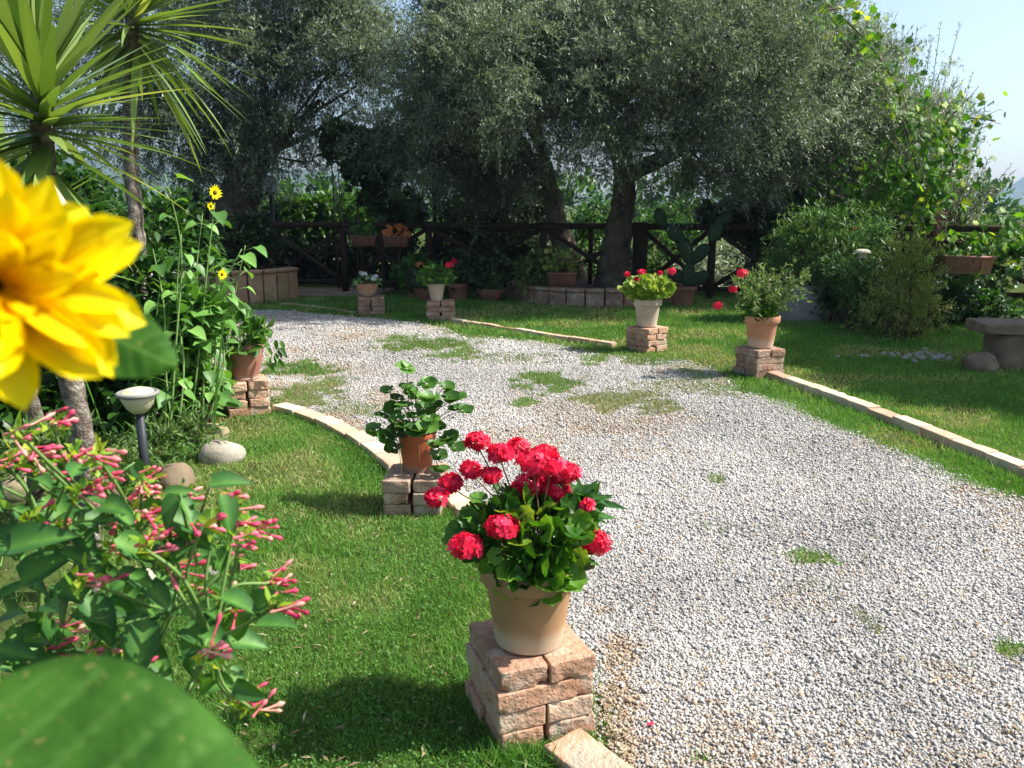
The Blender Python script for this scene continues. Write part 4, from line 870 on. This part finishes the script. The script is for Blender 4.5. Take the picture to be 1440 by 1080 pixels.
# bench
a=G(1385,520); t=thing('stone_bench','rough grey stone slab bench at the right edge of the lawn','bench',(a[0],a[1],0),-.12)
m_=MB(); rbox(m_,(.72,.25,.37),(1.5,.46,.10),0,.04,.02,.009,5); m_.build('slab',M['rock_brown'],t)
for k,x in enumerate((.25,1.2)):
    m_=MB(); rbox(m_,(x,.25,.155),(.24,.34,.33),.1*k,.04,.03,.022,20+k); m_.build('leg',M['rock_brown'],t)
a=G(1378,520); m_=MB(); rock(m_,(0,0,.05),(.17,.13,.12),31,0,.3); o=m_.build('boulder',M['rock_brown'],None,True); o.location=tuple(a); tag(o,'dark boulder lying before the stone bench','rock',group='boulders')
a=G(1290,503); m_=MB(); r=RS(9)
for k in range(40): rock(m_,(r.normal()*.3,r.normal()*.12,.01),(r.uniform(.02,.05),r.uniform(.02,.04),.02),k,r.rand()*3,.3,1)
o=m_.build('rubble',M['stone_grey'],None); o.location=tuple(a); tag(o,'patch of small grey rubble in the grass before the dry shrub','rubble',kind='stuff')
# globe lamps
def globe(label,px,py,d,R,base_z=0):
    a=C(px,py,d); t=thing('globe_lamp',label,'garden lamp',(a[0],a[1],base_z),0,'globe lamps on posts'); m_=MB(); tube(m_,[(0,0,0),(0,0,a[2]-R)],.04,10); m_.build('post',M['metal'],t)
    m_=MB(); lathe(m_,[(.05,a[2]-R*1.25),(.09,a[2]-R*1.05),(.09,a[2]-R*.85),(.03,a[2]-R*.85)],20); m_.build('collar',M['metal'],t)
    m_=MB(); lathe(m_,[(max(1e-4,R*math.sin(x)),a[2]-R*math.cos(x)) for x in np.linspace(.3,math.pi,16)],28); m_.build('glass_globe',M['glass'],t,True)
globe('grey glass globe lamp on black post above left hedge',380,259,15.2,.165)
globe('small globe lamp half hidden under middle olive branches',610,245,14.2,.09)
# stone planter left
a=G(335,428); t=arcwall('curved stone planter with flat cap stones at the far left lawn','stone_planter',a[0]-.35,a[1]+1.0,1.05,math.radians(190),math.radians(345),.50,.16,M['stone'],M['stone'],13,.05,'planter',5,rows=1)
shrub('bush','dark low shrub growing in the curved stone planter','bush',[(a[0]-.35,a[1]+1.0,.8,.7,.6,.3),(a[0]-.1,a[1]+1.1,.95,.3,.3,.35)],150,6,8,.2,.09,505,'dark',T_OVS,.5,tmean=.8)
# ---------------------------------------------------------------- left bed
def yucca(label,crown,base,n,L0,W0,seed,r0):
    t=thing('yucca',label,'yucca',base,0,'yuccas in the left bed'); r=RS(seed); c=np.array(crown)-np.array(base)
    m_=MB(); S=spline([(0,0,0),(c*.33)+(0.03,0,0),c*.66+(-.03,0,0),c+(0,0,.1)],16); tube(m_,S,np.linspace(r0,r0*.8,len(S))*(1+.08*np.sin(np.arange(len(S))*2.3)),14,.5,.12,seed); m_.build('trunk',M['ytrunk'],t,True)
    m_=MB(); ph=r.rand(n)*6.28; el=np.clip(r.normal(.35,.58,n),-.95,1.45); D=np.stack([np.cos(ph)*np.cos(el),np.sin(ph)*np.cos(el),np.sin(el)],1)
    N=nrm(np.array([0,0,1])-D*D[:,2:3]+rdir(r,n)*.12); P=c+np.stack([0*ph,0*ph,.14*el-.05],1)+D*.03
    Ls=L0*r.uniform(.75,1.1,n); k=el<.0
    S_=np.stack([Ls,W0*r.uniform(.8,1.15,n),Ls*np.where(el>.7,.2,np.where(el>0,.35,.7))*r.uniform(.2,1.2,n)],1)
    inst(m_,t_sword(8,.28),P,D,N,S_,np.clip(r.normal(.5,.22,n),0,1)); m_.build('leaves',M['yucca'],t); return t
cy=C(62,158,2.75); yucca('near yucca with big rosette of sword leaves behind the sunflower head',cy,(cy[0]-.06,cy[1]+.02,0),165,.52,.044,11,.042)
cy=C(188,26,5.4); yucca('tall yucca with rough pale trunk right of the near yucca',cy,(cy[0]-.24,cy[1],0),160,.84,.052,12,.056)
cy=C(20,330,3.6); yucca('low yucca rosette half hidden behind the sunflower head',cy,(cy[0]-.2,cy[1]+.2,0),40,.5,.04,13,.04)
# bowl lamp
a=C(194,560,3.75); t=thing('bowl_lamp','cream bowl garden lamp with grey rim on dark post in left bed','garden lamp',(a[0],a[1],0)); z=a[2]
m_=MB(); tube(m_,[(0,0,0),(0,0,z-.06)],.021,12); m_.build('post',M['metal'],t,True)
m_=MB(); lathe(m_,[(0,z-.07),(.03,z-.07),(.055,z-.045),(.072,z-.01),(.08,z+.015),(.074,z+.016),(0,z+.01)],32); m_.build('bowl',M['lampplastic'],t,True)
m_=MB(); lathe(m_,[(.078,z+.012),(.094,z+.016),(.096,z+.028),(.086,z+.034),(.076,z+.03),(.076,z+.014)],32); m_.build('rim',solid('grey_rim',[(.3,(.16,.16,.15)),(.7,(.24,.24,.22))],9,.6),t,True)
m_=MB(); lathe(m_,[(.0,z+.052),(.03,z+.05),(.06,z+.042),(.074,z+.030)],32); m_.build('lens',M['lampplastic'],t,True)
# boulders
for i,(px,py,w,h,ml,lab,dd) in enumerate([(303,655,64,38,'rock_pale','smooth pale boulder on the lawn near the bowl lamp',.3),(282,625,66,30,'rock_tan','mossy tan boulder behind the pale boulder',.2),(238,692,62,45,'rock_brown','brown boulder between four o\'clock buds and the pale boulder',.2),(178,680,50,30,'rock_tan','flat tan boulder in the bed left of the brown boulder',.1),(195,835,62,30,'rock_pale','white flat stone behind the pink buds',.1),(300,812,30,18,'rock_pale','small white stone on the grass right of the flat one',.1),(15,705,60,42,'rock_tan','tan boulder at the left edge behind pink buds',.2)]):
    a=G(px,py); d=a[1]*cp+.33; W=w*d/F/2; m_=MB(); hh=h*d/F*.62
    rock(m_,(0,0,hh*.25),(W,W*.8,hh),40+i,i*.7,.14,3); o=m_.build('boulder',M[ml],None,True); o.location=(a[0],a[1]+W*.8,0); tag(o,lab.replace("o'clock","oclock"),'rock',group='boulders')
# leafy sunflower stalks
def stalk(t,base,top,nl,ls,seed,m_,s_,T=T_HEART,rad=.008,pet=.08):
    r=RS(seed); S=spline([base,(base*.6+top*.4)+r.normal(size=3)*.03,(base*.25+top*.75)+r.normal(size=3)*.03,top],8); tube(s_,S,np.linspace(rad,rad*.4,len(S)),6)
    f=np.sort(r.uniform(.15,1,nl)); ph=np.arange(nl)*2.4+r.rand(nl)
    for a,p in zip(f,ph):
        c=S[int(a*(len(S)-1))]; o=np.array([math.cos(p),math.sin(p),r.uniform(.1,.6)]); e=c+o*pet*r.uniform(.6,1.3); tube(s_,[c,e],[.003,.002],4)
        x=nrm(o*np.array([1,1,0])+np.array([0,0,r.uniform(-.9,.1)])); sz=ls*r.uniform(.55,1.2)
        inst(m_,T,[e],[x],[nrm(np.array([.2,-.1,.9])+rdir(r,1)[0]*.35)],[[sz,sz*.72,sz]],[r.rand()])
def yflower(t,c,R,facing,seed,np_=16):
    r=RS(seed); m_=MB(); nv=nrm(facing); s=nrm(np.cross(nv,(0,0,1))); u=np.cross(s,nv)
    a=np.linspace(0,6.28,np_,endpoint=False)+r.rand(np_)*.2; D=np.cos(a)[:,None]*s+np.sin(a)[:,None]*u
    inst(m_,T_OVS,c+D*R*.25,nrm(D+nv*.25),np.repeat([nv],np_,0),np.stack([R*.8*r.uniform(.8,1.1,np_),np.full(np_,R*.3),np.full(np_,R*.2)],1),.5+.5*r.rand(np_)); m_.build('petals',M['yellow'],t)
    m_=MB(); rock(m_,c+nv*R*.03,(R*.26,R*.26,R*.26),1,0,.05,2); m_.build('flower_disc',M['disc'],t,True)
bs=[((232,640),[(232,245),(255,330),(215,350)],'tallest sunflower plant with bare stalk left in the bed'),((262,625),[(302,285),(312,395),(340,350),(285,300)],'sunflower plant with small yellow flower at its top'),((285,600),[(345,345),(318,425),(290,440)],'shorter sunflower plant near the brown pot')]
fl={1:[(302,271,.05),(312,386,.036),(296,290,.03)]}
for i,(bp,tops,lab) in enumerate(bs):
    d=4.75+.3*i; a=C(bp[0],600,d); a[2]=0; t=thing('sunflower_plant',lab,'sunflower',a,0,'sunflower plants in the left bed'); m_=MB(); s_=MB()
    for j,tp in enumerate(tops): stalk(t,np.array([.03*j,0,0]),C(tp[0],tp[1],d+.1*j)-a,11,.12,i*9+j,m_,s_)
    m_.build('leaves',M['sunleaf'],t); s_.build('stalks',M['stem'],t)
    for (x,y,R) in fl.get(i,[]): yflower(t,C(x,y,d)-a,R,(.8,-.5,.1),i)
shrub('leafy_shrub','dense pale green leafy undergrowth around the sunflower stalks','shrub',[lob(240,470,50,5.6),lob(255,530,36,5.6),lob(235,560,40,5.3),lob(205,520,40,5.6)],95,5,7,.17,.09,601,'sunleaf',T_OV,.45,tmean=.5,stems=14,up=.5)
shrub('leafy_shrub','broad leaved green shrub in front of the pedestal bricks','shrub',[lob(250,480,22,5.2),lob(262,440,22,5.2)],26,5,5,.16,.13,602,'sunleaf',T_HEART,.6,tmean=.5,stems=10,up=.4)
t=shrub('white_flower_shrub','shrub with small white flowers left of sunflower stalks','shrub',[lob(215,430,40,6.2),lob(180,480,40,6),lob(250,440,40,6.4),lob(150,440,50,6.3)],130,5,7,.17,.08,603,'weed',T_OVS,.45,tmean=.7,up=.5)
for i,(x,y) in enumerate(((205,378),(215,390),(228,400),(208,402),(285,415),(240,385),(220,412),(262,430))): bloom(t,local(C(x,y,5.8),t.location),.035,9,610+i,'white',.02,'white_flower')
shrub('bush','dark bush filling the bed behind the near yucca','bush',[lob(40,420,110,6.5),lob(120,350,80,7),lob(60,300,90,8),lob(230,340,60,9),lob(150,560,60,5.0),lob(40,560,90,5.0),lob(185,400,40,5.3),lob(190,500,45,5.2)],480,6,7,.25,.11,604,'hedge',T_OVS,.45,tmean=.25)
r=RS(66); m_=MB(); b=C(150,560,5.0); b[2]=0; t=thing('iris_clump','clump of long upright sword leaves in the left bed','plant',b); n=34
P=np.stack([r.normal(size=n)*.22,r.normal(size=n)*.15,0*r.rand(n)],1); D=nrm(np.stack([r.normal(size=n)*.28,r.normal(size=n)*.2,np.ones(n)],1)); inst(m_,t_sword(6,.3),P,D,nrm(rdir(r,n)*np.array([1,1,.05])),np.stack([r.uniform(.5,1.15,n),np.full(n,.022),r.uniform(.1,.7,n)],1),r.rand(n)); m_.build('leaves',M['bedleaf'],t)
shrub('leafy_shrub','low green weeds between bowl lamp and boulders','weeds',[lob(150,660,50,4.1,.6),lob(220,620,30,4.4,.8),lob(90,640,60,3.8,.6),lob(270,610,25,4.8,.8)],100,5,7,.12,.06,605,'weed',T_LANCE,.25,tmean=.4,up=.8,stems=3)
# ---------------------------------------------------------------- four o'clock plant
r=RS(88); base=np.array([-.85,1.15,0.]); t=thing('four_oclock_plant','leafy bush with clusters of closed pink tubular flowers in left foreground','flowering plant',base)
cl=[(20,650,4),(60,640,5),(70,665,4),(110,640,5),(125,690,6),(205,690,5),(215,672,3),(150,672,3),(180,735,6),(240,752,4),(215,770,3),(262,700,3),(330,705,4),(300,735,3),(345,738,5),(350,765,4),(330,790,5),(372,745,4),(395,820,6),(405,850,5),(285,832,3),(260,800,4),(170,780,3),(190,942,6),(215,725,5),(95,892,4),(88,920,3),(140,915,4),(350,985,6),(372,1000,3),(300,925,3),(340,855,3),(50,735,3),(100,740,4),(130,815,3),(150,640,3),(190,700,4),(240,790,3),(40,610,4),(90,600,3)]
bm_=MB(); lm=MB(); sm=MB(); br=MB(); hubs=[C(90,840,1.15)-base,C(240,860,1.1)-base,C(60,740,1.2)-base,C(300,900,1.05)-base,C(180,770,1.15)-base]
for h_ in hubs: tube(sm,spline([np.array([r.uniform(-.05,.05),r.uniform(-.05,.05),0]),h_*np.array([.5,.5,.55]),h_],8),.0045,7)
for (px,py,k) in cl:
    d=1.05+r.uniform(-.08,.12); c=C(px-14,py,d)-base; h_=min(hubs,key=lambda q:np.linalg.norm(q-c)); tube(sm,spline([h_,(h_+c)/2+r.normal(size=3)*.012,c],5),[.0024]*10+[.0016],6)
    bm_=MB(); n=k+2; X=nrm(np.array([.95,.1,.1])+r.normal(size=(n,3))*np.array([.35,.5,.32])); P=c+r.normal(size=(n,3))*.006
    L_=r.uniform(.020,.044,n); wd=r.uniform(.024,.038,n); inst(bm_,T_BUD,P,X,(0,0,1),np.stack([L_,wd,wd],1),np.clip(r.normal(.55,.28,n),0,1)); bm_.build('bud_cluster',M['pinkbud'],t,True)
    n=12; X=nrm(np.array([.4,0,.25])+r.normal(size=(n,3))*.7); inst(br,T_OVS,c+r.normal(size=(n,3))*.008,X,nrm(rdir(r,n)+(0,-.4,.8)),np.stack([r.uniform(.012,.028,n),r.uniform(.006,.010,n),np.full(n,.01)],1),.6+.4*r.rand(n))
lp=[(75,760,.09),(115,790,.09),(160,810,.10),(210,850,.08),(205,870,.10),(300,900,.10),(320,890,.09),(240,730,.07),(260,880,.09),(20,900,.11),(60,860,.1),(30,820,.1),(120,840,.08),(60,700,.09),(25,720,.1),(150,720,.07),(180,800,.08),(350,860,.07),(360,880,.07),(210,780,.07),(270,760,.06),(330,730,.05),(80,820,.09),(15,770,.1),(130,880,.1),(250,920,.08),(200,910,.07),(280,960,.06),(40,940,.1),(110,950,.1),(330,960,.05),(150,650,.05),(190,650,.05),(300,770,.05),(230,700,.05),(10,860,.1),(100,690,.07),(50,660,.06),(160,760,.07),(270,850,.07),(310,840,.06),(175,890,.07)]
for (px,py,L_) in lp+[(r.uniform(-40,330),r.uniform(670,1000),r.uniform(.03,.06)) for _ in range(110)]:
    d=1.1+r.uniform(-.12,.16); c=C(px,py,d)-base; h_=min(hubs,key=lambda q:np.linalg.norm(q-c)); X=nrm(np.array([.8,-.1,-.35])+r.normal(size=3)*.5); tube(sm,[(h_*.25+c*.75),c],[.002,.0015],5)
    inst(lm,t_ovate(7,.16,.2,.06,.33),[c],[X],[nrm(np.array([.15,-.55,.8])+r.normal(size=3)*.3)],[[min(L_,.085)*.95,min(L_,.085)*.52,L_]],np.tile([.75,0,0],8)+r.uniform(0,.35)+np.tile(r.uniform(-.05,.05,24),1))
lm.build('leaves',M['mirleaf'],t,True); br.build('young_leaves',M['vine'],t); sm.build('stems',M['stem'],t,True)
# ---------------------------------------------------------------- foreground sunflower
hc=C(-8,402,.30); base=np.array([hc[0]-.03,hc[1]+.02,0]); t=thing('foreground_sunflower','very large blurred yellow sunflower with broad leaves at left edge','sunflower',base); r=RS(99)
fc=nrm(np.array([.74,-.66,.06])); s=nrm(np.cross(fc,(0,0,1))); u=np.cross(s,fc); hd=hc-base
def t_petal(k=8):
    v=[];f=[]
    for i in range(k+1):
        q=i/k; w=.5*(min(1,.4+1.3*q))*(1-q**7)**.7*(1 if q<1 else 0)
        for j in range(-3,4):
            v.append((q,w*j/3,-.10*q*q+.05*math.cos(j*2.1)*w*1.6+.16*w*(j/3)**2))
    for i in range(k):
        for j in range(6): a=i*7+j; f.append((a,a+7,a+8,a+1))
    return (v,[f])
tp=t_petal(); m_=MB(); plen=[x[0] for x in tp[0]]
for layer,(npet,L_,W_,lift) in enumerate(((13,.046,.017,.12),(13,.046,.017,.45),(11,.042,.015,.9),(8,.036,.014,1.4),(6,.022,.011,2.2))):
    a=np.linspace(0,6.283,npet,endpoint=False)+layer*.23+r.normal(size=npet)*.10
    D=np.cos(a)[:,None]*s+np.sin(a)[:,None]*u; X=nrm(D+fc*lift+r.normal(size=(npet,3))*.10); Ls=L_*r.uniform(.78,1.15,npet)
    tn=np.concatenate([np.clip(np.array(plen)*1.0+.12+r.uniform(-.1,.15)-.1*layer,0,1) for _ in range(npet)])
    N=nrm(np.repeat([fc],npet,0)+r.normal(size=(npet,3))*.22)
    inst(m_,tp,hd+D*.003+fc*.001*layer,X,N,np.stack([Ls,W_*r.uniform(.9,1.2,npet),Ls],1),tn)
m_.build('petals',M['yellow'],t,True)
m_=MB(); rock(m_,hd-fc*.003,(.004,.004,.004),3,0,.1,3); m_.build('flower_disc',M['disc'],t,True)
m_=MB(); e=hd-fc*.012; tube(m_,spline([np.array([0,0,0]),np.array([-.02,0,.6]),C(-30,900,.32)-base,C(-25,600,.335)-base,e+(-.012,.0,-.02),e],10),.0055,10); m_.build('stem',M['stem'],t,True)
m_=MB(); n=10; a=np.linspace(0,6.28,n,endpoint=False); D=np.cos(a)[:,None]*s+np.sin(a)[:,None]*u; inst(m_,T_OV,e+D*.006,nrm(D-fc*.1),np.repeat([fc],n,0),np.stack([np.full(n,.032),np.full(n,.014),np.full(n,.02)],1),r.rand(n)); m_.build('sepals',M['sunleaf'],t)
def bigleafmat():
    m,nt,out=newmat('broad_leaf')
    tc=nd(nt,'ShaderNodeTexCoord'); at=nd(nt,'ShaderNodeAttribute'); at.attribute_name='tone'
    c=ramp(nt,noise(nt,38,6),[(.35,(.025,.09,.012)),(.65,(.07,.19,.028))])
    c=mixc(nt,at.outputs['Fac'],c,(.12,.27,.06))
    c=mixc(nt,ramp(nt,noise(nt,260,2),[(.66,(0,0,0)),(.72,(1,1,1))]),c,(.26,.24,.08))
    p=nd(nt,'ShaderNodeBsdfPrincipled'); nt.links.new(c,p.inputs['Base Color']); p.inputs['Roughness'].default_value=.7; p.inputs['Specular IOR Level'].default_value=.15
    nt.links.new(bump(nt,noise(nt,120,4),.4,.002),p.inputs['Normal'])
    tr=nd(nt,'ShaderNodeBsdfTranslucent'); nt.links.new(mixc(nt,1.0,c,(1.5,1.5,.4),'MULTIPLY'),tr.inputs[0]); mx=nd(nt,'ShaderNodeMixShader'); mx.inputs[0].default_value=.5
    nt.links.new(p.outputs[0],mx.inputs[1]); nt.links.new(tr.outputs[0],mx.inputs[2]); nt.links.new(mx.outputs[0],out.inputs[0]); return m
BL=bigleafmat()
def bigleaf(center,ax,nv,L_,W_,name='leaf',seed=0):
    ax=nrm(ax); nv=nrm(nv-ax*(nv@ax)); sd=np.cross(nv,ax); n1,n2=40,24; V=[];T=[]
    for i in range(n1+1):
        q=i/n1; w=.5*W_*(max(0,math.sin(math.pi*q**.72))**.62)
        for j in range(-n2,n2+1):
            y=j/n2; x=(q-.5)*L_; yy=y*w
            vein=0
            ph=(q*7-abs(y)*w/L_*5.0)%1; vein=max(math.exp(-(min(ph,1-ph)/.07)**2)*(abs(y)<.95)*.7, math.exp(-(yy/(W_*.018))**2))
            z=-.10*L_*(q-.35)**2-.05*W_*y*y+.012*L_*math.sin(q*9+y*3)*abs(y)+vein*-.004*L_
            V.append(center+ax*x+sd*yy+nv*z); T.append(vein)
    m=2*n2+1; f=[(i*m+j,(i+1)*m+j,(i+1)*m+j+1,i*m+j+1) for i in range(n1) for j in range(m-1)]
    m_=MB(); m_.add(V,[f],T); return m_.build(name,BL,t,True)
ax=nrm(C(500,1100,.26)-C(-200,1120,.26)); bigleaf(C(60,1228,.27)-base,ax,np.array([.1,-.55,.8]),.165,.160)
bigleaf(C(170,480,.36)-base,nrm(C(250,500,.36)-C(100,440,.36)),np.array([.3,-.8,.5]),.052,.036)
m,nt,out=newmat('haze_air'); pv=nd(nt,'ShaderNodeVolumePrincipled'); pv.inputs['Density'].default_value=.00045; pv.inputs['Color'].default_value=(.55,.76,1,1); pv.inputs['Anisotropy'].default_value=.3; nt.links.new(pv.outputs[0],out.inputs['Volume'])
m_=MB(); box(m_,(0,600,66),(3200,1500,140)); tag(m_.build('haze',m),'pale blue summer haze over the far hill','haze',kind='stuff')
# ---------------------------------------------------------------- camera, light, sky
cam=bpy.data.cameras.new('camera'); co=bpy.data.objects.new('camera',cam); COL.objects.link(co); scn.camera=co
co.location=(0,0,H); co.rotation_euler=(math.pi/2-PITCH,0,0); cam.sensor_width=36; cam.lens=F/1440*36; cam.clip_start=.02; cam.clip_end=4000
cam.dof.use_dof=True; cam.dof.focus_distance=4.5; cam.dof.aperture_fstop=9.5
EL=math.radians(49); AZ=np.array([.9995,.03]); 
sd=nrm(np.array([AZ[0]*math.cos(EL),AZ[1]*math.cos(EL),math.sin(EL)]))
sl=bpy.data.lights.new('sun','SUN'); sl.energy=4.9; sl.angle=math.radians(.53); sl.color=(1,.955,.88)
so=bpy.data.objects.new('sun',sl); COL.objects.link(so); so.rotation_euler=Vector(sd).to_track_quat('Z','Y').to_euler()
w=bpy.data.worlds.new('World'); scn.world=w; w.use_nodes=True; nt=w.node_tree; bg=nt.nodes['Background']
sk=nt.nodes.new('ShaderNodeTexSky'); sk.sky_type='NISHITA'; sk.sun_disc=False; sk.sun_elevation=EL; sk.sun_rotation=math.atan2(AZ[0],AZ[1]); sk.dust_density=2.5; sk.air_density=1.0; sk.altitude=200
nt.links.new(sk.outputs[0],bg.inputs[0]); bg.inputs[1].default_value=.105
scn.view_settings.view_transform='Standard'; scn.view_settings.look='None'; scn.view_settings.gamma=1; scn.view_settings.exposure=1.05
cy_=scn.cycles; cy_.max_bounces=6; cy_.diffuse_bounces=3; cy_.glossy_bounces=2; cy_.transmission_bounces=5; cy_.transparent_max_bounces=8; cy_.caustics_reflective=False; cy_.caustics_refractive=False
cy_.use_denoising=True
